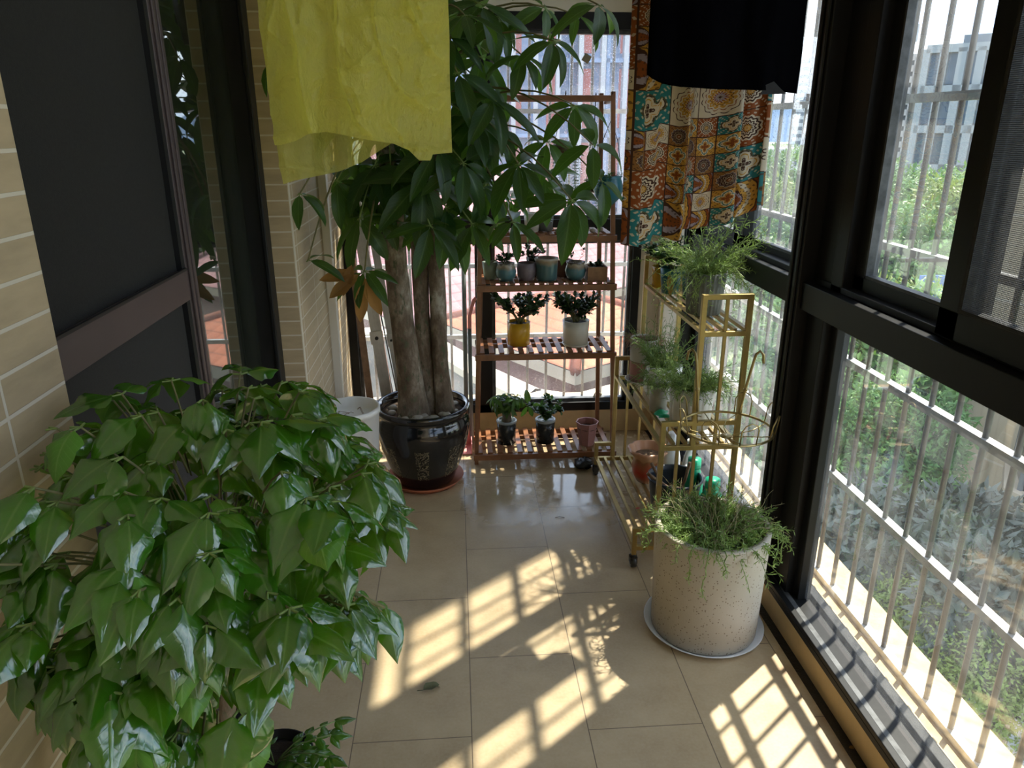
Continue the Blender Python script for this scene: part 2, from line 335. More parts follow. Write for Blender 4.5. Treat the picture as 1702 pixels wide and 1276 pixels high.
# ------------------------------------------------------------------ mesh builder
class B:
    def __init__(s): s.v = []; s.f = []; s.uv = []; s.mi = []; s.sm = []
    def add(s, vs, fs, uvs=None, mi=0, sm=False):
        o = len(s.v); s.v += [tuple(p) for p in vs]; s.uv += uvs if uvs else [(0, 0)] * len(vs)
        s.f += [tuple(i + o for i in f) for f in fs]; s.mi += [mi] * len(fs); s.sm += [sm] * len(fs)
    def box(s, a, b, mi=0):
        (x0, y0, z0), (x1, y1, z1) = a, b
        x0, x1 = min(x0, x1), max(x0, x1); y0, y1 = min(y0, y1), max(y0, y1); z0, z1 = min(z0, z1), max(z0, z1)
        vs = [(x0, y0, z0), (x1, y0, z0), (x1, y1, z0), (x0, y1, z0), (x0, y0, z1), (x1, y0, z1), (x1, y1, z1), (x0, y1, z1)]
        s.add(vs, [(0, 3, 2, 1), (4, 5, 6, 7), (0, 1, 5, 4), (1, 2, 6, 5), (2, 3, 7, 6), (3, 0, 4, 7)], mi=mi); return s
    def bar(s, p, q, w_, h=None, up=(0, 0, 1), mi=0):
        h = h or w_; p, q = V(p), V(q); d = (q - p).normalized(); up = V(up)
        if abs(d.dot(up)) > .98: up = V((0, 1, 0))
        a = d.cross(up).normalized() * w_ / 2; b = a.cross(d).normalized() * h / 2
        vs = [p - a - b, p + a - b, p + a + b, p - a + b, q - a - b, q + a - b, q + a + b, q - a + b]
        s.add(vs, [(0, 1, 2, 3), (7, 6, 5, 4), (0, 4, 5, 1), (1, 5, 6, 2), (2, 6, 7, 3), (3, 7, 4, 0)], mi=mi); return s
    def tube(s, pts, r, seg=8, mi=0, cap=True):
        pts = [V(p) for p in pts]; n = len(pts); rr = r if isinstance(r, (list, tuple)) else [r] * n
        vs = []; d0 = None; a = None
        for i, p in enumerate(pts):
            d = (pts[min(i + 1, n - 1)] - pts[max(i - 1, 0)])
            d = d.normalized() if d.length > 1e-9 else V((0, 0, 1))
            if a is None: a = d.orthogonal().normalized()
            else:
                a = (a - d * a.dot(d)); a = a.normalized() if a.length > 1e-6 else d.orthogonal().normalized()
            b = d.cross(a)
            for k in range(seg):
                t = 2 * pi * k / seg; vs.append(p + (a * cos(t) + b * sin(t)) * rr[i])
        fs = [(i * seg + k, i * seg + (k + 1) % seg, (i + 1) * seg + (k + 1) % seg, (i + 1) * seg + k) for i in range(n - 1) for k in range(seg)]
        if cap: fs += [tuple(reversed(range(seg))), tuple(range((n - 1) * seg, n * seg))]
        s.add(vs, fs, mi=mi, sm=True); return s
    def lathe(s, prof, seg=32, c=(0, 0, 0), mi=0, mod=None, sm=True):
        vs = []; n = len(prof)
        for i, (r, z) in enumerate(prof):
            for k in range(seg):
                t = 2 * pi * k / seg; q = r * (mod(t, i, z) if mod else 1); vs.append((c[0] + q * cos(t), c[1] + q * sin(t), c[2] + z))
        fs = [(i * seg + k, i * seg + (k + 1) % seg, (i + 1) * seg + (k + 1) % seg, (i + 1) * seg + k) for i in range(n - 1) for k in range(seg)]
        if prof[0][0] > 1e-4: fs.append(tuple(reversed(range(seg))))
        if prof[-1][0] > 1e-4: fs.append(tuple(range((n - 1) * seg, n * seg)))
        s.add(vs, fs, mi=mi, sm=sm); return s
    def ball(s, c, r, seg=8, mi=0, jit=0):
        rx, ry, rz = r if isinstance(r, (tuple, list)) else (r, r, r); m = max(4, seg // 2 + 1)
        vs = []
        for i in range(m + 1):
            f = pi * i / m
            for k in range(seg):
                t = 2 * pi * k / seg; j = 1 + (R.uniform(-jit, jit) if jit and 0 < i < m else 0)
                vs.append((c[0] + rx * sin(f) * cos(t) * j, c[1] + ry * sin(f) * sin(t) * j, c[2] - rz * cos(f) * j))
        fs = [(i * seg + k, i * seg + (k + 1) % seg, (i + 1) * seg + (k + 1) % seg, (i + 1) * seg + k) for i in range(m) for k in range(seg)]
        s.add(vs, fs, mi=mi, sm=True); return s
    def leaf(s, base, d, up, L, W, n=6, droop=.3, fold=.25, shape='oval', wave=0, mi=0, cols=2):
        d = V(d).normalized(); up = V(up); side = d.cross(up)
        side = side.normalized() if side.length > 1e-4 else d.orthogonal().normalized()
        nrm = side.cross(d).normalized(); p = V(base); vs = []; uvs = []
        dd = d.copy(); nn = nrm.copy(); st = L / n; ph = R.uniform(0, 6)
        for i in range(n + 1):
            t = i / n
            if shape == 'oval': wd = (sin(pi * min(1, t ** .85)) ** .8)
            elif shape == 'heart': wd = min(1, (t / .26) ** .6) * (1 - max(0, (t - .28) / .72) ** 1.9) ** 1.25 if 0 < t < 1 else (.1 if t == 0 else 0)
            elif shape == 'spoon': wd = .12 + .95 * sin(pi * min(1, t ** 1.45)) ** 1.0 if t < 1 else 0
            else: wd = 1 - t * .8
            wd = max(wd, 0) * W / 2
            row = []
            for c in range(-cols, cols + 1):
                u = c / cols
                sr = 1 + (R.uniform(-.07, .09) if abs(c) == cols and wave else 0)
                row.append(p + side * wd * u * sr + nn * (abs(u) * wd * fold * 1.0 - (u * u * wd * .55 if shape == 'heart' else 0) + (wave * sin(t * 11 + ph + (u > 0) * 1.3) * abs(u) * wd)))
                uvs.append((.5 + u * .5, t))
            vs += row
            rot = Matrix.Rotation(-droop / n * 1.0, 3, side); dd = rot @ dd; nn = rot @ nn; p = p + dd * st
        m = 2 * cols + 1
        fs = [(i * m + c, i * m + c + 1, (i + 1) * m + c + 1, (i + 1) * m + c) for i in range(n) for c in range(2 * cols)]
        s.add(vs, fs, uvs, mi, True); return p
    def blade(s, p, q, w_, mi=0):
        p, q = V(p), V(q); d = q - p; a = d.cross(V((R.uniform(-1, 1), R.uniform(-1, 1), R.uniform(-1, 1))))
        a = a.normalized() * w_ / 2 if a.length > 1e-7 else V((w_ / 2, 0, 0))
        mid = (p + q) / 2
        s.add([p, mid - a, q, mid + a], [(0, 1, 2, 3)], [(.5, 0), (0, .5), (.5, 1), (1, .5)], mi)
    def grid(s, fn, nu, nv, mi=0, sm=True, uvf=None, wrap=False):
        vs = []; uvs = []
        for j in range(nv + 1):
            for i in range(nu + 1):
                u, v = i / nu, j / nv; vs.append(fn(u, v)); uvs.append(uvf(u, v) if uvf else (u, v))
        fs = [(j * (nu + 1) + i, j * (nu + 1) + i + 1, (j + 1) * (nu + 1) + i + 1, (j + 1) * (nu + 1) + i) for j in range(nv) for i in range(nu)]
        s.add(vs, fs, uvs, mi, sm); return s
    def build(s, name, mats, parent=None, loc=(0, 0, 0), bevel=0, org=None):
        vv = s.v if org is None else [(p[0] - org[0], p[1] - org[1], p[2] - org[2]) for p in s.v]
        me = bpy.data.meshes.new(name); me.from_pydata(vv, [], s.f)
        if not isinstance(mats, (list, tuple)): mats = [mats]
        for m in mats: me.materials.append(m if not isinstance(m, str) else M[m])
        me.polygons.foreach_set('material_index', s.mi); me.polygons.foreach_set('use_smooth', s.sm)
        ul = me.uv_layers.new(name='UVMap'); li = [0] * len(me.loops); me.loops.foreach_get('vertex_index', li)
        fl = []
        for i in li: fl += s.uv[i]
        ul.data.foreach_set('uv', fl); me.update()
        o = bpy.data.objects.new(name, me); C.objects.link(o); o.location = loc
        if parent is not None: o.parent = parent
        if bevel:
            b = o.modifiers.new('bevel', 'BEVEL'); b.width = bevel; b.segments = 2; b.limit_method = 'ANGLE'
        return o

def tag(o, label, cat, group=None, kind=None):
    if label: o['label'] = label
    if cat: o['category'] = cat
    if group: o['group'] = group
    if kind: o['kind'] = kind
    return o
def thing(name, label, cat, loc=(0, 0, 0), rz=0, group=None):
    o = bpy.data.objects.new(name, None); C.objects.link(o); o.location = loc; o.rotation_euler = (0, 0, rz); o.empty_display_size = .05
    return tag(o, label, cat, group)
def struct(name, b, mat, parent=None, bevel=0, label=None):
    o = b.build(name, mat, parent, bevel=bevel)
    if parent is None: o['kind'] = 'structure'
    return o
def rootstruct(name):
    o = bpy.data.objects.new(name, None); C.objects.link(o); o['kind'] = 'structure'; return o
def box(a, b): return B().box(a, b)

# ================================================================== SETTING
YB = 3.52; CZ = 3.15; YR = -1.7
struct('floor', box((-.66, YR, -.12), (.955, YB + .02, 0)), 'floor')
struct('ceiling', box((-.9, YR, CZ), (1.14, YB + .1, CZ + .12)), 'ceiling')
# left side: near tiled pier, sliding door, far tiled pier
o = struct('wall_left', box((-.90, YR, -.12), (-.53, .985, CZ)), 'tile_y')
b = B(); b.box((-.90, 2.50, -.12), (-.53, YB + .1, CZ))
o = struct('wall_left_far', b, 'tile_y')
b = B(); b.box((-.615, 2.478, -.02), (-.53, 2.50, CZ)); struct('trim_1', b, 'tile_x')
b = B(); b.box((-.90, .985, 2.45), (-.55, 2.50, CZ)); struct('wall_left_lintel', b, 'tile_y')
b = B(); b.box((-.532, 3.02, 0), (-.50, 3.06, CZ)); struct('trim_2', b, 'plaster')
struct('trim_3', box((-.90, .985, -.12), (-.60, 2.478, .012)), 'dirt')
# wall behind the camera
struct('wall_rear', box((-.9, YR - .1, -.12), (1.14, YR, CZ)), 'plaster')

# the sliding door
d = rootstruct('door_1')
f = B(); f.box((-.68, .985, .012), (-.60, 1.03, 2.45)); f.box((-.68, 1.03, 2.38), (-.60, 2.44, 2.45)); struct('jamb', f, 'gasket', d)
f = B(); f.box((-.70, 2.40, .012), (-.60, 2.478, 2.45)); f.box((-.605, 2.385, .012), (-.592, 2.40, 2.45)); struct('side_jamb', f, 'frame', d, .003)
f = B()
f.box((-.672, 1.765, .012), (-.628, 1.825, 2.38)); f.box((-.628, 1.775, .012), (-.622, 1.79, 2.38)); f.box((-.628, 1.80, .012), (-.622, 1.815, 2.38))
f.box((-.672, 1.03, .012), (-.632, 1.06, 2.38)); struct('stile', f, 'brownframe', d, .002)
struct('lock_rail', box((-.668, 1.06, 1.115), (-.625, 1.76, 1.185)), 'brownframe', d, .002)
f = B(); f.box((-.662, 1.745, .012), (-.63, 1.765, 2.38)); f.bar((-.626, 1.06, 1.187), (-.626, 1.76, 1.187), .006, .006); struct('edge_seal', f, 'gasket', d)
struct('insect_screen', box((-.648, 1.06, 1.185), (-.642, 1.745, 2.38)), 'dscreen', d)
struct('kick_panel', box((-.648, 1.06, .012), (-.642, 1.745, 1.115)), 'pscreen', d)
n = N('dark_room_glass'); vv = n.coord('Object')
gl_ = n.n('BsdfGlossy'); gl_.inputs['Roughness'].default_value = .02; n.set(gl_.inputs[0], (.9, .95, .92)); df_ = n.n('BsdfDiffuse'); n.set(df_.inputs[0], (.04, .045, .035))
tr_ = n.n('BsdfTransparent'); n.set(tr_.inputs[0], (.35, .38, .34))
a_ = n.mixs(.5, tr_.outputs[0], df_.outputs[0], out=False); fr_ = n.n('Fresnel'); fr_.inputs[0].default_value = 1.9
n.mixs(fr_.outputs[0], a_, gl_.outputs[0]); M['doorglass'] = n.m
struct('glass_pane', box((-.66, 1.825, .012), (-.654, 2.41, 2.38)), 'doorglass', d)
# room beyond the door: dim inner wall
f = B(); f.box((-2.9, .3, -.12), (-2.8, 3.4, CZ)); f.box((-2.9, 3.3, -.12), (-.9, 3.4, CZ)); f.box((-2.9, .2, -.12), (-.9, .3, CZ)); struct('wall_inner', f, 'plaster')
struct('floor_inner', box((-2.9, .2, -.12), (-.9, 3.4, -.02)), 'stone'); struct('ceiling_inner', box((-2.9, .2, CZ), (-.9, 3.4, CZ + .1)), 'ceiling')

# back wall and window
struct('wall_back_low', box((-.53, YB, -.12), (1.0, YB + .14, .12)), 'stone')
struct('wall_back_top', box((-.53, YB, 1.965), (1.0, YB + .14, CZ)), 'plaster')
struct('wall_back', box((.885, YB, .12), (1.14, YB + .14, 1.965)), 'plaster')
wb = rootstruct('window_1')
f = B()
f.box((-.53, YB - .005, .12), (.885, YB + .07, .165)); f.box((-.53, YB - .005, 1.895), (.885, YB + .07, 1.965)); f.box((-.53, YB - .005, .985), (.885, YB + .07, 1.085))
f.box((.845, YB - .005, .12), (.885, YB + .07, 1.965)); f.box((.10, YB - .005, .12), (.165, YB + .07, 1.965)); f.box((-.53, YB - .005, .12), (-.49, YB + .07, 1.965))
struct('window_frame', f, 'frame', wb, .003)
f = B()
for (x0, x1, z0, z1) in ((.165, .845, .165, .985), (-.49, .10, .165, .985), (.165, .845, 1.085, 1.895), (-.49, .10, 1.085, 1.895)):
    for a_, b_ in (((x0, z0), (x1, z0 + .016)), ((x0, z1 - .016), (x1, z1)), ((x0, z0), (x0 + .016, z1)), ((x1 - .016, z0), (x1, z1))):
        f.box((a_[0], YB + .015, a_[1]), (b_[0], YB + .045, b_[1]))
struct('glazing_bead', f, 'track', wb)
for (x0, x1, z0, z1, m_) in ((.181, .829, .181, .969, 'glass_wetlow'), (-.474, .084, .181, .969, 'glass_wetlow'), (.181, .829, 1.101, 1.879, 'glass_back'), (-.474, .084, 1.101, 1.879, 'glass_back')):
    struct('glass_pane', B().grid(lambda u, v, x0=x0, x1=x1, z0=z0, z1=z1: (x0 + (x1 - x0) * u, YB + .03, z0 + (z1 - z0) * v), 1, 1, sm=False), m_, wb)
# small paper square stuck on the upper pane
q = at(975, 97, YB + .028)
tag(B().box((-.017, -.001, -.017), (.017, .001, .017)).build('sticker', plain('buff_paper', (.33, .28, .20), .8), loc=q), 'small buff square sticker on the upper pane of the far window', 'sticker').rotation_euler = (0, radians(30), 0)
q = at(993, 657, YB + .028)
tag(B().box((-.019, -.001, -.018), (.019, .001, .018)).build('sticker', plain('cream_paper', (.55, .48, .33), .8), loc=q), 'cream paper square stuck low on the far window, beside the rack', 'sticker').rotation_euler = (0, radians(25), 0)

# right wall: riser, ledge, frames
struct('wall_right_low', box((.985, YR, -.4), (1.14, YB + .14, .08)), 'stone')
struct('trim_4', box((.955, YR, -.12), (.985, YB, -.004)), 'dirt')
struct('wall_right', box((.985, 3.14, .08), (1.14, YB, CZ)), 'plaster')
struct('wall_right_top', box((1.0, YR, 3.07), (1.14, 3.14, CZ)), 'plaster')
led = B().box((1.14, YR - 1, -.35), (1.37, 4.12, 0.0)); led.box((-1.2, YB + .14, -.35), (1.14, 4.12, 0.0)); struct('trim_5', led, 'ledge')
wr = rootstruct('window_2')
PX0, PX1 = .985, 1.11
f = B()
f.box((PX0 - .005, YR, .08), (PX1, 3.14, .10)); f.box((PX0 - .005, YR, .10), (PX0 + .015, 3.14, .115)); f.box((PX1 - .03, YR, .10), (PX1, 3.14, .115))
f.box((PX0, YR, 1.0), (PX1, 3.14, 1.078)); f.box((PX0, YR, 3.00), (PX1, 3.14, 3.07))
f.box((PX0 + .03, YR, 1.078), (PX1, 3.14, 1.095))
struct('frame_rail', f, 'frame', wr, .002)
f = B(); f.box((PX0 + .015, YR, .10), (PX0 + .035, 3.14, .107)); struct('sliding_track', f, 'track', wr)
for (y0, y1) in ((2.03, 2.105), (3.075, 3.14), (.52, .60), (-1.0, -.93)):
    f = B(); f.box((PX0 - .012, y0, .08), (PX1, y1, 3.07)); f.box((PX0 - .018, y0 + .012, .1), (PX0 - .012, y0 + .028, 3.0)); f.box((PX0 - .018, y1 - .028, .1), (PX0 - .012, y1 - .012, 3.0)); struct('post', f, 'frame', wr, .003)
f = B()
f.box((1.01, 1.93, .10), (1.09, 2.03, 1.0)); f.box((1.035, 1.895, .10), (1.075, 1.93, 1.0)); f.box((1.01, .60, .10), (1.09, .66, 1.0)); f.box((1.02, 3.03, .1), (1.09, 3.075, 1.0)); f.box((1.03, 2.105, .1), (1.08, 2.12, 1.0))
f.box((1.02, 1.93, 1.078), (1.10, 2.03, 3.0)); f.box((1.015, 1.87, 1.078), (1.06, 1.93, 3.0))
struct('side_stile', f, 'frame', wr, .002)
def sash(name, x, y0, y1, z0, z1, st, bt, gm, th=.035, fm='frame'):
    f = B(); f.box((x, y0, z0), (x + th, y0 + st, z1)); f.box((x, y1 - st, z0), (x + th, y1, z1)); f.box((x, y0, z0), (x + th, y1, z0 + bt)); f.box((x, y0, z1 - bt), (x + th, y1, z1))
    s_ = struct(name, f, fm, wr, .002)
    f = B(); e = .008
    f.box((x - .002, y0 + st, z0 + bt), (x + th * .6, y0 + st + e, z1 - bt)); f.box((x - .002, y1 - st - e, z0 + bt), (x + th * .6, y1 - st, z1 - bt)); f.box((x - .002, y0 + st, z0 + bt), (x + th * .6, y1 - st, z0 + bt + e))
    s2 = f.build('glazing_bead', M['track'], s_)
    xm = x + th / 2
    g = B().grid(lambda u, v: (xm, y0 + st + (y1 - y0 - 2 * st) * u, z0 + bt + (z1 - z0 - 2 * bt) * v), 1, 1, sm=False).build('glass_pane', M[gm], s_)
    return s_
sash('sash', 1.045, 1.39, 1.875, 1.085, 3.00, .055, .045, 'glass')
sash('sash', 1.005, .64, 1.45, 1.085, 3.00, .065, .06, 'glass')
sash('sash', 1.055, 2.105, 2.66, 1.085, 3.00, .03, .03, 'glass_wet')
sash('sash', 1.01, 2.58, 3.075, 1.085, 3.00, .085, .05, 'glass_side')
sash('sash', 1.03, -.93, .52, 1.085, 3.00, .06, .05, 'glass')
sash('sash', 1.03, YR, -1.0, 1.085, 3.00, .06, .05, 'glass')
# insect screen on the nearest sash
s_ = B().grid(lambda u, v: (1.000, .705 + (1.385 - .705) * u, 1.145 + 1.8 * v), 1, 1, sm=False).build('insect_screen', M['screen'], wr)
for (y0, y1, gm) in ((.66, 1.895, 'glass_low'), (2.12, 3.03, 'glass_side'), (-.93, .52, 'glass_low'), (YR, -1.0, 'glass_low')):
    B().grid(lambda u, v, y0=y0, y1=y1: (1.058, y0 + (y1 - y0) * u, .107 + .893 * v), 1, 1, sm=False).build('glass_pane', M[gm], wr)

# security grilles outside
def grille(name, label, bars, rails, loc=(0, 0, 0)):
    t = thing(name, label, 'grille', loc)
    for (p, q) in bars: B().tube([p, q], .0075, 8).build('bar', M['steel'], t)
    for (p, q) in rails: B().bar(p, q, .026, .022).build('rail', M['railsteel'], t)
    return t
ZR = (.012, .39, .785, 1.17, 1.57, 1.96, 2.36, 2.76, 3.15)
ys = [1.331 + .1065 * k for k in range(-22, 25)]
grille('security_grille', 'long steel security grille outside the right-hand windows', [((1.25, y, 0), (1.25, y, 3.16)) for y in ys], [((1.25, -1.1, z), (1.25, 3.96, z)) for z in ZR])
xs = [-1.0 + .1065 * k for k in range(21)]
grille('security_grille', 'shorter steel security grille outside the far end window', [((x, 4.0, 0), (x, 4.0, 3.16)) for x in xs], [((-1.05, 4.0, z), (1.26, 4.0, z)) for z in ZR])

# ================================================================== OBJECTS
def onz(px, py, z):
    r = ray(px, py); return V((0, 0, H)) + r * ((z - H) / r.z)
def wp(b, name, mat, t, **k):            # a part given in world coordinates under the thing t
    o = t
    while o.parent: o = o.parent
    return b.build(name, mat, t, org=o.location, **k)
def rnd(a, b): return R.uniform(a, b)
def rv(s=1): return V((rnd(-s, s), rnd(-s, s), rnd(-s, s)))

# ---- plants (all in local coordinates)
def jade(t, z0, h, spread, nst=4, lf=.018, n_tw=7, mat='l_jade', fat=.6, seed=1, stem='stem', up=1.0, r0=.006):
    R.seed(seed); bs = B(); bl = B()
    for k in range(nst):
        a = 2 * pi * k / nst + rnd(-.4, .4); p = V((rnd(-.01, .01), rnd(-.01, .01), z0)); d = V((cos(a) * .35, sin(a) * .35, up)).normalized()
        pts = [p.copy()]
        for i in range(5):
            p = p + d * h * .13; d = (d + V((cos(a), sin(a), 0)) * spread * .8 * rnd(.2, 1) + rv(.15)).normalized(); pts.append(p.copy())
        bs.tube(pts, [r0 * (1 - .1 * i) for i in range(6)], 6)
        for j in range(n_tw):
            q = pts[rnd(2, 5.99).__int__()].copy(); e = (d * .3 + V((cos(a + rnd(-1.5, 1.5)), sin(a + rnd(-1.5, 1.5)), rnd(.3, 1.6)))).normalized(); tw = [q.copy()]
            for i in range(3):
                q = q + e * h * rnd(.06, .11); tw.append(q.copy()); e = (e + rv(.2)).normalized()
                for s_ in range(3):
                    dd = (e * .5 + rv(1)).normalized(); dd.z = abs(dd.z) * .8
                    bl.leaf(q, dd, (0, 0, 1), lf * rnd(.8, 1.25), lf * fat, 3, rnd(-.2, .3), .3, 'spoon', 0, cols=1)
            bs.tube(tw, r0 * .35, 5)
            for s_ in range(4): bl.leaf(q, (e + rv(.8)).normalized(), (0, 0, 1), lf * rnd(.8, 1.3), lf * fat, 3, .1, .3, 'spoon', 0, cols=1)
    bs.build('stem', stem, t); bl.build('foliage', mat, t)

def wiry(t, z0, rad, n, L, needle=.016, nw=.0022, seg=9, upw=1.0, out=.7, droop=.13, seed=2, mat='l_rose', stem='gstem', sr=.0012, nn=26, over=None, bias=None, names=('stem', 'foliage')):
    R.seed(seed); bs = B(); bl = B()
    for k in range(n):
        a = rnd(0, 2 * pi); r = rad * sqrt(rnd(0, 1)); p = V((r * cos(a), r * sin(a), z0)); a2 = a + rnd(-.7, .7)
        d = V((cos(a2) * out * rnd(.3, 1.2), sin(a2) * out * rnd(.3, 1.2), upw * rnd(.5, 1.2)))
        if bias: d += V(bias) * rnd(0, 1)
        d.normalize(); Ls = L * rnd(.5, 1.25); pts = [p.copy()]; dr = droop * rnd(.4, 1.8)
        for i in range(seg):
            p = p + d * Ls / seg; d = (d + V((0, 0, -dr)) + rv(.16)).normalized()
            if over:
                h_ = hypot(p.x, p.y)
                if h_ < over[0] + .006 and p.z < over[1]: p.z = over[1] + rnd(0, .006)
            pts.append(p.copy())
        bs.tube(pts, [sr * (1 - .06 * i) for i in range(seg + 1)], 4, cap=False)
        for j in range(nn):
            f = (j + .5) / nn; f = f ** .8 * seg * .999; i = int(f); q = pts[i].lerp(pts[i + 1], f - i); ax = (pts[i + 1] - pts[i]).normalized()
            dd = (rv(1).normalized() + ax * .75).normalized(); bl.blade(q, q + dd * needle * rnd(.6, 1.2), nw)
    bs.build(names[0], stem, t); bl.build(names[1], mat, t)

def palmate(bl, bs, c, nl, L, seed, tilt=V((0, -.3, 1)), droop=.9, mi=0, Wf=.30):
    tilt = tilt.normalized(); a0 = tilt.orthogonal().normalized(); b0 = tilt.cross(a0); ph = rnd(0, 6)
    for i in range(nl):
        a = ph + 2 * pi * i / nl + rnd(-.15, .15); d = (a0 * cos(a) + b0 * sin(a)) * 1.0 + tilt * rnd(-.25, .25) + V((0, 0, -.35)); d.normalize()
        st = c + d * L * .07
        if bs is not None: bs.tube([c, st], .0016, 4, cap=False)
        l = L * rnd(.75, 1.12); tip = st + d * l
        if (tip.x < -.50 and tip.y > 2.45) or tip.y > 3.49: continue
        bl.leaf(st, d, tilt, l, l * Wf * rnd(.9, 1.15), 8, droop * rnd(.4, 1.3), rnd(.15, .4), 'oval', .05, mi)

# ---- pots (local coordinates, base at z = 0)
def pot(name, label, cat, loc, h, rt, rb, mat, th=.006, lip=.0, rim=None, soil='soil', drop=.02, prof=None, seg=36, group=None, mod=None, feet=False, bname='pot', sm=True):
    t = thing(name, label, cat, loc, 0, group)
    p = prof or [(rb, 0), (rb + (rt - rb) * .5, h * .5), (rt, h - lip * 1.2), (rt + lip, h - lip), (rt + lip, h)]
    rr = p[-1][0]
    full = [(p[0][0] * .92, 0.0)] + p + [(rr - th, h), (rt - th, h - drop * 1.6)]
    B().lathe([(.0001, 0)] + full, seg, mod=mod, sm=sm).build(bname, mat, t)
    if soil:
        b = B(); rs = rt - th * .9; n = 6; 
        b.lathe([(rs, h - drop - .002), (rs * .75, h - drop + .003), (rs * .45, h - drop - .001), (rs * .2, h - drop + .004), (.0001, h - drop + .002)], 20, mod=lambda a, i, z: 1 + .02 * sin(5 * a + i) if i else 1); b.build('soil', soil, t)
    if rim: B().lathe([(rr - th * 1.3, h - .004), (rr - th * 1.2, h + .002), (rr + .002, h + .002), (rr + .003, h - .008), (rr, h - .01)], seg).build('rim', rim, t)
    return t
def saucer(label, loc, r, mat, h=.018, cat='saucer', name='plant_saucer'):
    o = B().lathe([(.0001, 0), (r * .86, 0), (r, h), (r - .004, h + .001), (r * .85, .004), (.0001, .004)], 48).build(name, mat, loc=loc); return tag(o, label, cat)

# ---- terrazzo planter in front of the window
L0 = V((.752, 1.93, .006))
saucer('white saucer under the large speckled planter', (L0.x, L0.y, 0), .186, 'saucer', .02)
t = pot('planter', 'large pale speckled cylindrical planter full of moss rose, near the window', 'planter', L0, .36, .172, .160, 'concrete', th=.017, drop=.045,
        prof=[(.158, 0), (.162, .004), (.1715, .355), (.1715, .36)], seg=64)
wiry(t, .312, .14, 170, .125, .020, .0032, 9, .9, .9, .17, 5, over=(.16, .34), nn=26, sr=.0014)
wiry(t, .310, .14, 150, .062, .018, .003, 8, 1.2, .6, .12, 15, over=(.16, .33), nn=26, sr=.0012, names=('upright_stem', 'upright_foliage'))
wiry(t, .33, .10, 80, .17, .012, .002, 10, 1.0, .8, .14, 6, mat='l_rosedry', stem='l_rosedry', nn=8, over=(.16, .35), bias=(.1, .8, 0), names=('dry_stem', 'dry_foliage'))
R.seed(3); bs = B(); bl = B()
for (a, l) in ((-1.95, .15), (-2.2, .11), (-.35, .12), (-.2, .16), (-3.1, .08), (-1.7, .07), (2.9, .14)):
    p = V((.150 * cos(a), .150 * sin(a), .355)); pts = [p]; p2 = p + V((cos(a), sin(a), .6)) * .02; pts.append(p2); q = p2 + V((cos(a), sin(a), -.1)) * .026
    for i in range(7): pts.append(q.copy()); q = q + V((rnd(-.006, .006), rnd(-.006, .006), -l / 7))
    bs.tube(pts, .0017, 5)
    for i in range(2, 9):
        for j in range(3 + (i > 6) * 5): bl.blade(pts[i], pts[i] + (rv(1).normalized() + V((cos(a), sin(a), 0)) * .5).normalized() * rnd(.01, .022), .003)
bl.add(bs.v, bs.f, bs.uv, 1, True); bl.build('trailing_foliage', ['l_rose', 'gstem'], t)

# ---- black glazed pot with the money tree
P0 = V((-.165, 3.03, 0))
saucer('terracotta saucer under the black glazed pot', P0, .172, 'terracotta', .026)
t = thing('potted_tree', 'tall money tree with three trunks in a black glazed pot', 'tree', P0 + V((0, 0, .007)))
prof = [(.0001, 0), (.118, 0), (.13, .008), (.150, .06), (.185, .16), (.203, .235), (.206, .275), (.197, .305), (.190, .318), (.193, .326), (.203, .338), (.207, .350), (.200, .360), (.188, .358), (.182, .33), (.178, .30)]
B().lathe(prof, 64).build('pot', 'blackglaze', t)
B().lathe([(.181, .318), (.12, .325), (.05, .32), (.0001, .325)], 32).build('soil', 'dsoil', t)
R.seed(8)
for k in range(26):
    a = rnd(0, 6.28); r_ = rnd(.10, .155); s_ = rnd(.010, .02)
    if k > 9 and sin(a) > .2: continue
    B().ball((r_ * cos(a), r_ * sin(a), .325 + s_ * .5), (s_ * 1.3, s_, s_ * .7), 8, jit=.15).build('pebble', 'pebble', t)
def trunk(px0, py0, y0, px1, py1, y1, r0, r1, extra, seed):
    R.seed(seed); a = at(px0, py0, y0); c = at(px1, py1, y1); a.z = .305; pts = []; n = 16
    for i in range(n + 1):
        f = i / n; pts.append(a.lerp(c, f) + V((sin(f * 5 + seed) * .006, cos(f * 4 + seed) * .006, 0)))
    d = (pts[-1] - pts[-3]).normalized(); m = int(extra / .06)
    for i in range(m): pts.append(pts[-1] + d * .06)
    nn = len(pts); rr = []
    for i in range(nn):
        f = i / (nn - 1); rr.append(r0 * .72 + (r1 - r0 * .72) * f + (r0 * .35) * math.exp(-i * .55) + rnd(-.0015, .0015))
    b = B(); b.tube(pts, rr, 20); b2 = b
    wp(b2, 'trunk', 'bark', t); return pts
tk = [trunk(686, 690, 2.98, 655, 380, 2.95, .074, .037, .55, 1), trunk(718, 690, 3.05, 696, 440, 3.05, .046, .033, .75, 2), trunk(741, 690, 3.01, 722, 440, 3.03, .048, .034, .8, 3)]
nodes = []
for pts in tk: nodes += pts[-7:]
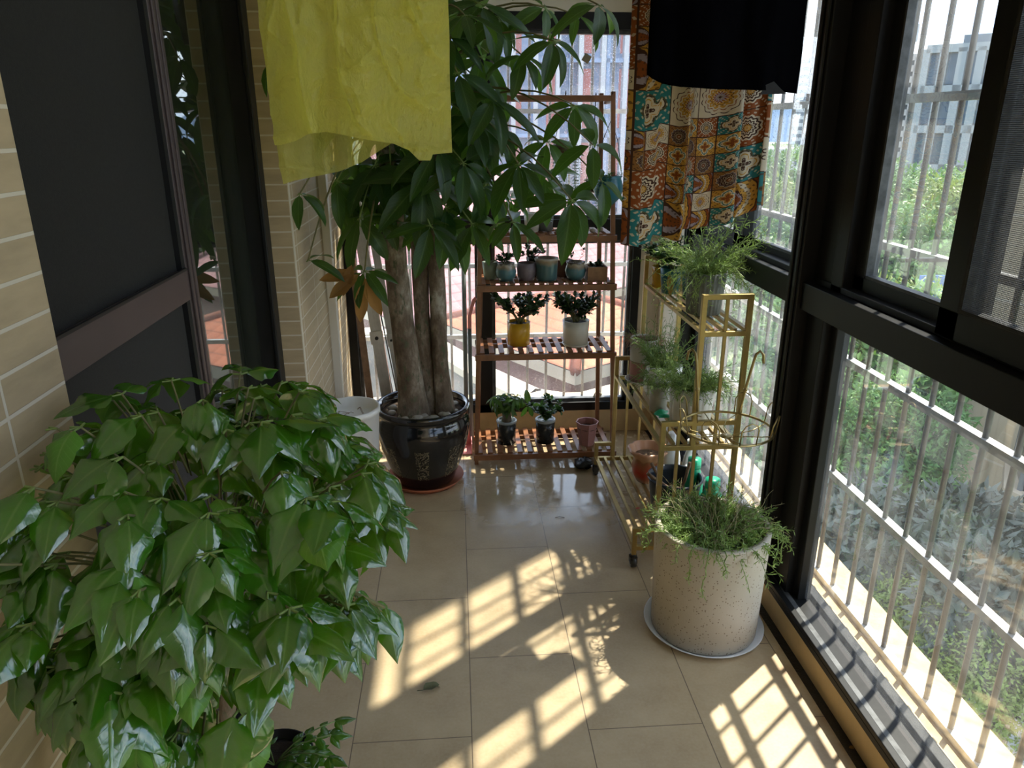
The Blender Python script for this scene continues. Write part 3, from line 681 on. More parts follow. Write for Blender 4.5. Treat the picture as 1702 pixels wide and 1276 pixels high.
clusters = [ # px, py, depth, leaflets, length
 (868,92,2.75,7,.17),(920,68,2.6,6,.17),(995,8,2.5,5,.17),(862,272,2.65,7,.20),(905,292,2.9,6,.19),(950,332,2.55,7,.21),(955,175,2.75,6,.18),(852,368,2.6,7,.16),
 (775,190,2.7,6,.2),(820,165,2.6,6,.2),(462,95,2.42,6,.15),(498,322,2.55,5,.15),(512,432,2.6,5,.13),(598,362,2.75,7,.2),(606,450,2.65,6,.16),(560,300,2.8,6,.17),
 (650,282,2.8,7,.22),(702,300,2.7,7,.22),(742,345,2.8,7,.22),(785,372,2.75,6,.2),(745,60,2.7,6,.17),(772,25,2.6,6,.17),(760,120,2.6,6,.2),(800,95,2.9,6,.18),
 (832,215,2.8,6,.2),(960,25,2.9,5,.15),(725,250,2.6,7,.22),(770,270,2.6,7,.21),(630,330,2.9,6,.2),(680,350,3.1,6,.2),(715,375,2.65,6,.2),(560,355,3.0,5,.16),
 (800,310,2.85,6,.2),(700,40,2.7,6,.2),(640,150,2.9,6,.2),(590,60,2.9,6,.2),(560,180,2.9,6,.2),(540,90,3.0,6,.18),(845,330,3.0,6,.16),(790,240,3.0,7,.2),(910,235,2.85,6,.16),(985,240,2.6,4,.17),(740,200,3.1,7,.2),(660,240,3.1,7,.2),(610,300,3.0,7,.18),(585,325,2.9,6,.17),(830,30,2.8,5,.16),(905,12,2.85,5,.15),(1000,300,2.65,4,.15)]
R.seed(21); bl = B(); bs = B(); bb = B()
extra = []
for k in range(26): extra.append((rnd(585, 830), rnd(-60, 350), rnd(2.75, 3.15), 6, rnd(.17, .22)))
for (x, y, d, nl, L) in clusters + extra:
    c = at(x, y, d); nd = min(nodes, key=lambda q: (q - c).length + (0 if q.z > c.z - .25 else .3) + rnd(0, .25))
    mid = nd.lerp(c, .5) + V((0, 0, (c - nd).length * .28 + .04)); pts = []
    for i in range(9):
        f = i / 8; pts.append(nd * (1 - f) ** 2 + mid * 2 * f * (1 - f) + c * f * f)
    (bb if (c - nd).length > .45 else bs).tube(pts, [.006 - .0035 * i / 8 if (c - nd).length > .45 else .0028 for i in range(9)], 6)
    v = (c - nd); tilt = V((v.x * .4 + rnd(-.3, .3), -.45 + rnd(-.35, .3), .75))
    palmate(bl, bs, c, nl, L, 0, tilt)
bl.add(bs.v, bs.f, bs.uv, 1, True); wp(bl, 'foliage', ['l_money', 'gstem'], t); wp(bb, 'branch', 'stem', t)
bl = B(); R.seed(5)
for (x, y, dx, dy, L) in ((590, 452, -.6, -.1, .13), (596, 456, -.7, -.5, .14), (604, 470, -.15, -1, .15), (606, 462, .35, -.9, .15), (585, 440, -.3, -.8, .12)):
    bl.leaf(at(x, y, 2.62), V((dx, -.1, dy)), V((0, -1, .3)), L, L * .32, 8, .3, .4, 'oval', .12)
wp(bl, 'withered_leaf', 'l_brown', t)

# ---- white tapered planter
t = thing('planter', 'tall white fluted tapering planter between the leafy shrub and the black pot', 'planter', (-.425, 2.72, 0))
prof = [(.0001, 0), (.078, 0), (.082, .01), (.107, .45), (.112, .452), (.112, .475), (.103, .475), (.100, .44)]
B().lathe(prof, 64, mod=lambda a, i, z: 1 + .03 * (abs(cos(4 * a)) - .6), sm=True).build('pot', 'white', t)
B().lathe([(.098, .40), (.06, .405), (.0001, .40)], 24).build('soil', 'soil', t)
R.seed(4); b = B()
for k in range(6):
    a = rnd(0, 6.28); b.tube([V((.08 * cos(a), .08 * sin(a), .41)), V((rnd(-.05, .05), rnd(-.05, .05), .46)), V((.09 * cos(a + 2), .09 * sin(a + 2), .42))], .0012, 4)
b.build('dry_twigs', 'stick', t)

# ---- glossy leafy shrub in the foreground
S0 = V((-.365, .86, 0))
t = pot('potted_shrub', 'big glossy green leafy shrub in the foreground on the left', 'shrub', S0, .27, .15, .11, 'darkpot', th=.01, lip=.006, drop=.03)
ctr = V((-.300, .85, .93))
R.seed(31); b = B(); tp = [S0 + V((0, 0, .23)), S0 + V((.0, -.01, .45)), S0 + V((.015, .0, .65)), ctr + V((-.02, 0, -.12)), ctr + V((0, 0, .03))]
tt = []
for i in range(13):
    f = i / 12 * 3.999; k = int(f); tt.append(tp[k].lerp(tp[k + 1], f - k))
b.tube(tt, [.014 - .004 * i / 12 for i in range(13)], 12)
wp(b, 'trunk', 'bark', t)
poly = [(-60, 560), (60, 560), (150, 548), (330, 540), (420, 552), (475, 605), (525, 665), (585, 730), (628, 790), (615, 870), (590, 905), (560, 960), (590, 1010), (560, 1050), (520, 1060), (470, 1065), (430, 1150), (400, 1200), (330, 1276), (170, 1290), (130, 1180), (60, 1080), (-60, 1040)]
def inside(x, y):
    c = False; n = len(poly)
    for i in range(n):
        (x1, y1), (x2, y2) = poly[i], poly[i - 1]
        if (y1 > y) != (y2 > y) and x < (x2 - x1) * (y - y1) / (y2 - y1) + x1: c = not c
    return c
RC = Matrix.Rotation(YAW, 3, 'Z')
def proj(p):
    q = V((p.x, p.y, p.z - H)); u = q.x * cos(YAW) - q.y * sin(YAW); w_ = q.x * sin(YAW) + q.y * cos(YAW)
    f = w_ * cos(PITCH) - q.z * sin(PITCH); d = -q.z * cos(PITCH) - w_ * sin(PITCH); return 851 + F * u / f, 638 + F * d / f
bl = B(); bs = B(); bt = B(); bl2 = B()
cnt = 0; tries = 0; R.seed(77)
while cnt < 400 and tries < 20000:
    tries += 1
    a = rnd(0, 2 * pi); zf = rnd(-1.15, 1.0); rr_ = sqrt(max(.0, 1 - zf ** 4)) if zf > 0 else 1 - .22 * abs(zf)
    k = rnd(.70, 1.05)
    p = ctr + V((.315 * rr_ * cos(a) * k * (1 if cos(a) > 0 else .95), .27 * rr_ * sin(a) * k, .26 * zf * (k if zf > 0 else 1)))
    if p.x < -.500: continue
    x, y = proj(p)
    if not inside(x, y): continue
    if p.y > 1.0 and rnd(0, 1) < .35: continue
    cnt += 1
    o_ = (p - ctr); o_.z = 0; o_ = o_.normalized() if o_.length > .02 else V((0, -1, 0))
    root = tt[min(12, max(7, int(9 + (p.z - ctr.z) * 10)))]
    mid = root.lerp(p, .55) + V((0, 0, .06)); pts = [root * (1 - f) ** 2 + mid * 2 * f * (1 - f) + p * f * f for f in [i / 7 for i in range(8)]]
    bs.tube(pts[5:] if cnt % 14 else pts, .0014, 5, cap=False)
    n_ = R.choice([2, 3, 3, 4])
    for j in range(n_):
        aa = (j - (n_ - 1) / 2) * .95 + rnd(-.3, .3); od = Matrix.Rotation(aa, 3, 'Z') @ o_
        dn = rnd(-.1, .9) if zf > .3 else rnd(.5, 2.2)
        d = (od + V((0, 0, -dn)) + V((0, -.15, 0))).normalized(); up = (V((.15, 0, 1)) + od * (.45 if zf > .3 else .9) + rv(.3)).normalized()
        bp = p + od * .012; bt.tube([p, bp], .0014, 4, cap=False)
        L = rnd(.042, .078) if zf > -.35 else rnd(.055, .098); tgt = bl if rnd(0, 1) > .035 else bl2
        if bp.x + d.x * L < -.502: continue
        tgt.leaf(bp, d, up, L, L * rnd(.58, .72), 9, rnd(.3, 1.3), rnd(-.1, .55), 'heart', .16, cols=3)
# loose branches reaching out over the floor
for (x, y, d_, x2, y2) in ((560, 850, .80, 655, 868), (560, 970, .78, 640, 1010), (520, 940, .74, 600, 1030), (420, 1060, .72, 470, 1010), (250, 1080, .66, 215, 1180), (300, 1060, .68, 330, 1160), (130, 1040, .72, 170, 1130), (340, 1080, .70, 400, 1110)):
    p = at(x, y, d_); q = at(x2, y2, d_ - .02); e = (q - p).normalized(); root = tt[9]; mid = root.lerp(p, .5) + V((0, 0, .03))
    bs.tube([root * (1 - f) ** 2 + mid * 2 * f * (1 - f) + p * f * f for f in [i / 7 for i in range(8)]] + [q], .0022, 5)
    for j in range(6):
        c = p.lerp(q, j / 5); sd = 1 if j % 2 else -1; dd = (e * .6 + V((e.y, -e.x, 0)) * sd * .6 + V((0, -.2, -.75 if y > 700 else .5))).normalized()
        L = rnd(.05, .07); bl.leaf(c, dd, V((0, -.3, 1)), L, L * .55, 9, .4, .3, 'heart', .09)
bl.add(bt.v, bt.f, bt.uv, 1, True); wp(bl, 'foliage', ['l_front', 'gstem'], t); wp(bl2, 'young_foliage', leafmat('young_leaf', (.09, .24, .03), (.3, .45, .12), (.35, .55, .08), .3, .25), t); wp(bs, 'branch', 'stem', t)
# little seedling pot below it
t = pot('potted_plant', 'small seedling plant in a dark pot at the foot of the big shrub', 'plant', (-.44, 1.34, 0), .15, .085, .065, 'iron', th=.005, lip=.004)
R.seed(9); bs = B(); bl = B()
for k in range(9):
    a = rnd(0, 6.28) if k > 4 else (-.3 + k * .25 - .4); p = V((0, 0, .13)); d = V((cos(a) * .8, sin(a) * .8, 1)).normalized(); pts = [p.copy()]; l = rnd(.1, .19)
    for i in range(5):
        p = p + d * l / 5; d = (d + V((cos(a) * .2, sin(a) * .2, -.12))).normalized(); pts.append(p.copy())
        if i > 0:
            for s_ in (-1, 1):
                L = rnd(.03, .05); dd = (V((cos(a + s_ * 1.0), sin(a + s_ * 1.0), -.1)) + rv(.2)).normalized(); bl.leaf(p, dd, (0, 0, 1), L, L * .55, 6, .4, .3, 'heart', .08)
    bs.tube(pts, .0015, 5); bl.leaf(p, d, (0, 0, 1), .05, .028, 6, .4, .3, 'heart', .08)
bs.build('stem', 'gstem', t); bl.build('foliage', 'l_front', t)
q = onz(352, 1205, .004); b = B(); b.tube([V((-.02, 0, 0)), V((0, .008, .004)), V((.02, -.004, 0)), V((.03, .01, .002))], .002, 5); tag(b.build('ribbon', 'red', loc=q), 'short red ribbon lying beside the door sill', 'ribbon')

# ---- debris on the floor
R.seed(2); b = B(); b.leaf((-.024, 0, 0), (1, .1, .25), (0, 0, 1), .055, .03, 8, .7, .5, 'oval', .2); b.tube([(-.024, 0, 0), (-.04, .004, .0)], .001, 4)
tag(b.build('dry_leaf', plain('dry_leaf_green', (.10, .10, .04), .7), loc=onz(717, 1143, .004), ), 'curled dry leaf alone in the middle of the floor', 'leaf').rotation_euler = (0, 0, .3)
b = B(); b.tube([(-.018, 0, .001), (0, .002, .003), (.02, -.003, .001)], .0012, 5); tag(b.build('twig', 'stick', loc=onz(930, 860, .001)), 'tiny dark twig on the floor near the wheeled stand', 'twig')
b = B(); b.leaf((0, 0, 0), (1, 0, .1), (0, 0, 1), .022, .012, 5, .8, .4, 'oval', .2); tag(b.build('dry_leaf', 'l_brown', loc=(.968, 1.415, .0)), 'small curled brown leaf in the black gap under the window sill', 'leaf')

# ---- bamboo rack
t = thing('plant_rack', 'dark brown bamboo plant rack with slatted shelves against the far window', 'rack', (.39, 3.3, 0))
def lx(z): return .068 + .03 * z
def rx(z): return .714 - .043 * z
def by(z): return 3.465 - .09 * z
FY = 3.17
for (fx, fy) in ((lx, lambda z: FY), (rx, lambda z: FY), (lambda z: lx(z) + .015, by), (lambda z: rx(z) - .02, by)):
    wp(B().bar((fx(0), fy(0), 0), (fx(1.63), fy(1.63), 1.63), .019, .019), 'upright', 'bamboo', t, bevel=.002)
ZS = (.055, .54, .85, 1.06)
for z in ZS:
    x0, x1, y1 = lx(z) - .008, rx(z) + .008, by(z); b = B()
    b.box((x0 - .006, FY - .028, z - .026), (x1 + .006, FY - .012, z)); b.box((x0, y1 - .03, z - .02), (x1, y1 - .016, z)); b.box((x0, y1 - .10, z - .02), (x1, y1 - .086, z))
    n_ = 14
    for k in range(n_):
        xc = x0 + .025 + (x1 - x0 - .05) * k / (n_ - 1)
        xt = xc + .0; b.box((xt - .0115, FY - .014, z), (xt + .0115, y1 - .012, z + .007))
    wp(b, 'shelf', 'bamboo', t)
for z in (1.605,):
    wp(B().bar((lx(z), FY, z), (rx(z), FY, z), .017, .022), 'top_rod', 'bamboo', t, bevel=.002)
    wp(B().bar((lx(z) + .01, by(z), z), (rx(z) - .01, by(z), z), .017, .02), 'top_rod', 'bamboo', t, bevel=.002)
for fx in (lx, rx): wp(B().bar((fx(1.6), FY, 1.595), (fx(1.6), by(1.6), 1.595), .015, .018), 'side_rail', 'bamboo', t)
SL = .0075
def on(px, py, k):
    p = onz(px, py, ZS[k] + SL); p.y = min(max(p.y, FY + .03), by(ZS[k]) - .045); return p
def shelfpot(x, k, Y): z = ZS[k] + SL; r = (x - 851); p = None; q = at(x, 600, Y); return V((q.x * 1.0, Y, z))
def sx(px, py, Y): return at(px, py, Y).x
# lowest shelf
t = pot('potted_plant', 'miniature money tree with a thick stem in a dark pot on the lowest rack shelf', 'plant', (sx(842, 720, 3.27), 3.27, ZS[0] + SL), .115, .046, .042, 'darkpot', rim='rim')
B().tube([(0, 0, .1), (.002, 0, .13), (-.002, 0, .17), (0, 0, .185)], [.026, .022, .02, .018], 14).build('trunk', 'bark', t)
R.seed(12); bl = B(); bs = B()
for k in range(26):
    a = rnd(0, 6.28); c = V((0, 0, .185)) + V((cos(a) * rnd(.02, .07), sin(a) * rnd(.02, .07), rnd(-.0, .06))); bs.tube([(0, 0, .18), c], .0015, 4); palmate(bl, None, c, 5, .055, 0, V((cos(a) * .6, sin(a) * .6 - .2, 1)), 1.0, Wf=.28)
c = V((.10, -.01, .19)); bs.tube([(0, 0, .185), c], .0015, 4); palmate(bl, None, c, 5, .075, 0, V((.2, -1, .5)), .6, Wf=.35)
bl.add(bs.v, bs.f, bs.uv, 1, True); bl.build('foliage', ['l_money', 'gstem'], t)
t = pot('potted_plant', 'small-leaved bushy plant in a dark glazed pot in the middle of the lowest rack shelf', 'plant', (sx(906, 720, 3.27), 3.27, ZS[0] + SL), .115, .046, .042, 'darkpot', rim='rim')
jade(t, .1, .14, .55, 5, .022, 9, 'l_small', .75, 14, r0=.0025)
t = pot('flower_pot', 'empty pink octagonal flower pot at the right end of the lowest rack shelf', 'pot', (sx(975, 733, 3.225), 3.225, ZS[0] + SL), .115, .052, .036, 'rose', seg=8, sm=False, lip=.003, th=.005, drop=.03)
# third shelf
t = pot('potted_plant', 'jade plant in a mustard yellow pot on the bamboo rack', 'plant', (sx(862, 577, 3.25), 3.25, ZS[1] + SL + .012), .105, .053, .050, 'mustard', th=.004, drop=.012)
for k in range(4): B().tube([V((.03 * cos(k * 1.57 + .7), .03 * sin(k * 1.57 + .7), -.012)), V((.03 * cos(k * 1.57 + .7), .03 * sin(k * 1.57 + .7), 0.002))], .006, 8).build('pot_foot', 'terracotta', t)
jade(t, .09, .19, .5, 4, .025, 13, 'l_jade', .8, 5, r0=.0075)
sp = V((sx(956, 578, 3.25), 3.25, ZS[1] + SL)); saucer('round cream saucer on the rack under a cream pot', sp, .062, 'cream', .012)
t = pot('potted_plant', 'many-stemmed jade plant in a cream white pot, right side of its rack shelf', 'plant', sp + V((0, 0, .005)), .115, .061, .056, 'cream', th=.004, drop=.012)
jade(t, .1, .165, .6, 12, .028, 7, 'l_jade', .5, 6, r0=.004)
# second shelf: seven small pots
Z2 = ZS[2] + SL
t = pot('small_pot', 'pale sage pot with a sprig, leftmost of the small pots in a row', 'pot', (sx(815, 460, 3.27), 3.27, Z2), .075, .036, .028, 'sage', group=None); jade(t, .06, .075, .8, 2, .014, 3, 'l_jade', .5, 3, r0=.0015)
t = pot('small_pot', 'round blue drip-glazed pot with a dark rosette, second in the row', 'pot', (sx(841, 466, 3.225), 3.225, Z2), .078, .034, .03, 'drip', prof=[(.03, 0), (.042, .018), (.046, .04), (.041, .06), (.036, .068), (.039, .078)], th=.006); jade(t, .065, .06, .4, 4, .018, 3, 'l_jade', .8, 7, r0=.0015)
t = pot('small_pot', 'plain mauve-grey pot between two blue glazed pots on the rack', 'pot', (sx(875, 466, 3.235), 3.235, Z2), .075, .041, .034, 'mauve', prof=[(.033, 0), (.040, .02), (.043, .05), (.041, .075)], th=.005)
t = pot('small_pot', 'dark pot with sprouting succulent behind the mauve-grey pot', 'pot', (sx(888, 452, 3.31), 3.32, Z2), .085, .036, .03, 'darkpot'); jade(t, .07, .075, .8, 5, .022, 3, 'l_jade', .5, 17, r0=.002)
t = pot('small_pot', 'largest blue-grey drip-glazed cylinder pot in the middle of the row', 'pot', (sx(908, 466, 3.225), 3.225, Z2), .098, .050, .043, 'drip2', prof=[(.043, 0), (.047, .01), (.049, .07), (.050, .084), (.053, .088), (.052, .098)], th=.006)
t = pot('small_pot', 'plain brown pot half hidden between two blue glazed pots', 'pot', (sx(936, 458, 3.31), 3.31, Z2), .075, .038, .03, 'brownpot')
t = pot('small_pot', 'round teal drip-glazed pot with thin sprouts beside the wooden box', 'pot', (sx(956, 466, 3.225), 3.225, Z2), .08, .038, .03, 'drip', prof=[(.03, 0), (.042, .018), (.047, .042), (.041, .062), (.038, .068), (.043, .08)], th=.006); jade(t, .065, .09, 1.1, 3, .014, 1, 'l_jade', .6, 23, r0=.0012)
t = thing('wooden_box', 'small square wooden box of succulents at the right end of the row', 'box', (sx(990, 466, 3.225), 3.225, Z2))
b = B()
for (a_, c_) in (((-.043, -.043, 0), (.043, -.037, .06)), ((-.043, .037, 0), (.043, .043, .06)), ((-.043, -.037, 0), (-.037, .037, .06)), ((.037, -.037, 0), (.043, .037, .06)), ((-.037, -.037, 0), (.037, .037, .006))): b.box(a_, c_)
for z in (.02, .04): b.box((-.0436, -.0436, z), (.0436, -.043, z + .0015))
b.build('box_body', 'wood', t); box((-.036, -.036, .006), (.036, .036, .05)).build('soil', 'soil', t); jade(t, .045, .04, .7, 5, .012, 3, 'l_jade', .8, 27, r0=.0012)
# top shelf
Z3 = ZS[3] + SL
pot('small_pot', 'pale cream pot on the topmost rack shelf', 'pot', (sx(884, 382, 3.25), 3.25, Z3), .078, .036, .029, 'cream')
pot('small_pot', 'grey ribbed cup pot on the topmost rack shelf', 'pot', (sx(906, 381, 3.26), 3.26, Z3), .082, .036, .031, 'graypot', mod=lambda a, i, z: 1 + .03 * cos(14 * a))
R.seed(44)
for k, (x, lab) in enumerate(((928, 'flat pale pebble beside the grey ribbed cup'), (948, 'second pale pebble from the ribbed cup on the top rack shelf'), (985, 'pale pebble near the right end of the top rack shelf'), (1000, 'last pale pebble at the right end of the top rack shelf'))):
    tag(B().ball((0, 0, .010), (.014, .011, .010), 10, jit=.12).build('pebble', 'pebble', loc=(sx(x, 380, 3.19), 3.19 + .03 * (k % 2), Z3 - .001)), lab, 'pebble', 'pebbles on the top rack shelf')
# hanging pots on the top rod
def hangpot(label, px, py_top, h, r, mat, hook_top, Y=FY, seedn=1, strings=0, sl=.3, leafy=True, prof=None):
    p = at(px, py_top, Y); z = p.z - h
    t = thing('hanging_pot', label, 'hanging pot', (p.x, Y, z))
    prof = prof or [(r * .55, 0), (r * .9, h * .35), (r, h * .7), (r * .95, h)]
    B().lathe([(.0001, 0)] + prof + [(r * .85, h), (r * .82, h * .8), (.0001, h * .8)], 28).build('pot', mat, t)
    hz = hook_top - z; b = B()
    if hz > h:
        for s_ in (-1, 1): b.tube([V((s_ * r * .9, 0, h * .95)), V((s_ * r * .5, 0, h + (hz - h) * .45)), V((0, 0, h + (hz - h) * .7))], .0014, 5)
        b.tube([V((0, 0, h + (hz - h) * .7)), V((0, 0, hz + .004)), V((0, -.010, hz + .014)), V((0, -.014, hz + .004))], .002, 6)
    b.build('wire_hanger', 'iron', t)
    R.seed(seedn); bs = B(); bl = B()
    if leafy:
        for k in range(60):
            a = rnd(0, 6.28); q = V((cos(a) * r * rnd(.1, .95), sin(a) * r * rnd(.1, .95), h * rnd(.85, 1.1))); bl.leaf(q, (cos(a), sin(a), rnd(-.2, 1.2)), (0, 0, 1), rnd(.012, .024), .012, 3, .5, .3, 'oval', cols=1)
    for k in range(strings):
        a = rnd(0, 6.28) if k > 3 else -1.57 + rnd(-1.2, 1.2); p = V((cos(a) * r * .98, sin(a) * r * .98, h + .004)); pts = [V((cos(a) * r * .4, sin(a) * r * .4, h * .9)), p.copy()]; l = sl * rnd(.5, 1); m = int(l / .012)
        p = p + V((cos(a), sin(a), 0)) * .008
        for i in range(m):
            p = p + V((rnd(-.003, .003), rnd(-.003, .003), -.012)); pts.append(p.copy())
            for s_ in (-1, 1): bl.leaf(p, V((s_ * .8, rnd(-.8, .3), rnd(-.4, .2))), (0, 0, 1), rnd(.010, .017), .010, 2, .3, .3, 'oval', cols=1)
        bs.tube(pts, .0009, 4, cap=False)
    if strings: bs.build('stem', 'gstem', t)
    bl.build('foliage', 'l_small', t); return t
hangpot('dark hanging pot trailing long strings of tiny leaves from the rack rod', 938, 240, .06, .048, 'brownpot', 1.616, seedn=3, strings=13, sl=.36)
hangpot('round teal hanging pot with leafy top beside the patterned dress', 1012, 292, .12, .062, 'teal', 1.616, seedn=5, strings=3, sl=.12, prof=[(.02, 0), (.05, .03), (.064, .065), (.055, .10), (.045, .12)])
hangpot('small dark hanging pot of trailing vine low at the right of the rack', 985, 300, .05, .03, 'darkpot', 1.616, Y=by(1.6), seedn=8, strings=7, sl=.13)
# wall planter near the top of the far pier
p = atx(468, 40, -.495)
t = thing('hanging_planter', 'dark narrow hanging planter on the tiled pier, partly behind the yellow plastic', 'planter', (-.488, 2.62, 1.74))
B().lathe([(.0001, 0), (.018, 0), (.034, .10), (.036, .16), (.031, .16), (.029, .14), (.0001, .14)], 24).build('pot', 'iron', t)
B().tube([V((0, 0, .14)), V((0, 0, .3)), V((-.03, 0, .34)), V((-.04, 0, .33))], .002, 6).build('wire_hanger', 'iron', t)
R.seed(13); bl = B()
for k in range(40):
    a = rnd(-2.2, 2.2); bl.leaf(V((rnd(-.01, .02), rnd(-.02, .02), .15)), (cos(a) * rnd(.3, 1), sin(a) - .2, rnd(.1, 1.1)), (0, 0, 1), rnd(.05, .1), .012, 5, 1.1, .4, 'oval')
bl.build('foliage', 'l_rose', t)

# ---- gold stepped stand on casters
t = thing('wheeled_plant_stand', 'gold painted stepped metal plant stand on casters beside the window', 'stand', (.77, 2.645, 0))
Y0, Y1 = 2.27, 3.02; w_ = .017
XA, XBm, XC, XD = .605, .680, .785, .937; LZ, MZ, TZ = .090, .475, .875
for Y, ya in ((Y0, 0), (Y1, 1)):
    for (x, z0, z1) in ((XA, .05, .150), (XBm, LZ - .01, .552), (XC, MZ - .02, .985), (XD, .05, .985)):
        wp(B().bar((x, Y, z0), (x, Y, z1), w_, w_), 'post', 'gold', t, bevel=.0015)
    for (xa, xb, z) in ((XA - .0085, XBm + .0085, .150), (XBm - .0085, XD, .552), (XC - .0085, XD + .0085, .985), (XA, XD, LZ - .012), (XBm, XD, MZ - .012), (XC, XD, TZ - .012)):
        wp(B().bar((xa, Y, z), (xb, Y, z), w_ * .98, w_), 'crossbar', 'gold', t, bevel=.0015)
    for (x, z0, z1) in ((.735, .08, .55), (.795, .08, .47), (.862, .08, .985)):
        wp(B().bar((x, Y, z0), (x, Y, z1), .010, .010), 'spindle', 'gold', t)
    for x in (XA, XD):
        c = B(); c.tube([(x, Y, .052), (x, Y, .043)], .012, 10); c.box((x - .013, Y - .012, .018), (x - .010, Y + .012, .045)); c.box((x + .010, Y - .012, .018), (x + .013, Y + .012, .045)); c.box((x - .013, Y - .012, .040), (x + .013, Y + .012, .045))
        k = wp(c, 'caster', 'rubber', t); c = B(); c.tube([(x - .009, Y, .0205), (x + .009, Y, .0205)], .020, 18); wp(c, 'wheel', 'clear', k)
for (xa, z, n_) in ((XA, LZ, 10), (XBm, MZ, 7), (XC, TZ, 5)):
    b = B()
    for k in range(n_):
        x = xa + (XD - xa) * k / (n_ - 1); b.bar((x, Y0 + .008, z - .004), (x, Y1 - .008, z - .004), .016 if k in (0, n_ - 1) else .011, .012)
    wp(b, 'shelf', 'gold', t)
GZ = dict(l=LZ + .003, m=MZ + .003, t=TZ + .003)
# top step
pz = GZ['t']
t = pot('potted_plant', 'jade plant in a yellow pot at the far end of the top step', 'plant', (.832, 2.945, pz), .085, .043, .038, 'mustard'); jade(t, .07, .15, .5, 5, .024, 7, 'l_jade', .65, 33, r0=.004)
t = pot('potted_plant', 'dark leafy plant in a smaller teal pot on the top step', 'plant', (.835, 2.83, pz), .10, .043, .033, 'teal', th=.004); jade(t, .09, .10, .8, 5, .032, 4, 'l_small', .7, 35, r0=.002)
R.seed(4); b = B(); b.leaf((-.02, -.045, .08), (.1, -.2, -1), (0, -1, 0), .09, .025, 8, .3, .5, 'oval', .25); b.build('withered_leaf', 'l_brown', t)
t = pot('potted_plant', 'round-leaved plant in a teal pot beside the window post on the top step', 'plant', (.895, 2.745, pz), .10, .042, .033, 'teal', th=.004)
R.seed(8); bl = B(); bs = B()
for k in range(11):
    a = rnd(0, 6.28); q = V((cos(a) * rnd(.02, .05), sin(a) * rnd(.02, .05), rnd(.12, .19))); bs.tube([V((0, 0, .09)), q], .0018, 5); bl.leaf(q, (cos(a), sin(a), .1), (0, 0, 1), .05, .048, 7, .5, .25, 'oval')
bl.add(bs.v, bs.f, bs.uv, 1, True); bl.build('foliage', ['l_small', 'gstem'], t)
t = pot('potted_plant', 'bushy pale green moss rose in a grey ribbed pot on the top step', 'plant', (.862, 2.50, pz), .145, .070, .058, 'graypot', th=.006, lip=.0, mod=lambda a, i, z: 1 + .022 * cos(26 * a), seg=104)
wiry(t, .13, .055, 100, .21, .021, .0026, 10, 1.1, .9, .17, 41, nn=28, sr=.0015)
wiry(t, .13, .05, 26, .26, .023, .0028, 10, 1.3, .5, .05, 43, nn=34, bias=(1.3, -.5, .5), sr=.0018, names=('leaning_stem', 'leaning_foliage'))
wiry(t, .13, .06, 26, .22, .018, .0022, 10, .3, 1.0, .30, 42, nn=24, names=('drooping_stem', 'drooping_foliage'))
# middle step
pz = GZ['m']
saucer('grey saucer holding the pink and white pot on the middle step', (.772, 2.925, pz), .075, 'saucer', .012)
t = pot('potted_plant', 'dry brown fibrous plant in a tall pink and white pot on the middle step', 'plant', (.772, 2.925, pz + .005), .185, .060, .055, 'white', th=.006)
for ch in t.children:
    if ch.name.startswith('pot'):
        ch.data.materials.clear(); n = N('pink_white_dip'); v_ = n.coord('Object'); x_, y_, z_ = n.sep(v_)
        c_ = n.ramp(n.rng(z_, 0, .185), [(0, (.42, .19, .17)), (.46, (.25, .19, .12)), (.49, (.52, .50, .45))], 'CONSTANT'); n.pbr(c_, .6, 0, n.bump(n.noise(v_, 120, 3), .15, .001)); ch.data.materials.append(n.m)
wiry(t, .175, .05, 170, .07, .014, .0016, 6, .4, 1.3, .25, 51, mat='l_dry', stem='l_dry', nn=4, sr=.0009)
t = thing('animal_planter', 'white faceted animal-shaped planter of grassy rosemary on the middle step', 'planter', (.792, 2.715, pz))
b = B()
pf = [(.0001, 0), (.052, 0), (.068, .03), (.072, .085), (.062, .125), (.054, .13), (.050, .11), (.0001, .10)]
b.lathe(pf, 7, sm=False); b.build('pot', 'geo', t)
b = B(); b.lathe([(.0001, -.03), (.030, -.022), (.036, .0), (.030, .026), (.0001, .034)], 6, c=(-.035, -.062, .112), sm=False); b.build('head', 'geo', t)
B().ball((-.048, -.092, .122), (.006, .003, .006), 8).build('eye', 'iron', t); B().ball((-.018, -.093, .120), (.006, .003, .006), 8).build('eye', 'iron', t)
B().lathe([(.049, .108), (.0001, .112)], 14).build('soil', 'soil', t)
wiry(t, .105, .04, 75, .19, .024, .0024, 8, 1.5, .6, .08, 52, mat='l_rosem', nn=26, sr=.0014)
wiry(t, .105, .04, 26, .13, .026, .003, 7, .5, 1.1, .25, 58, mat='l_rosem', nn=20, names=('drooping_stem', 'drooping_foliage'))
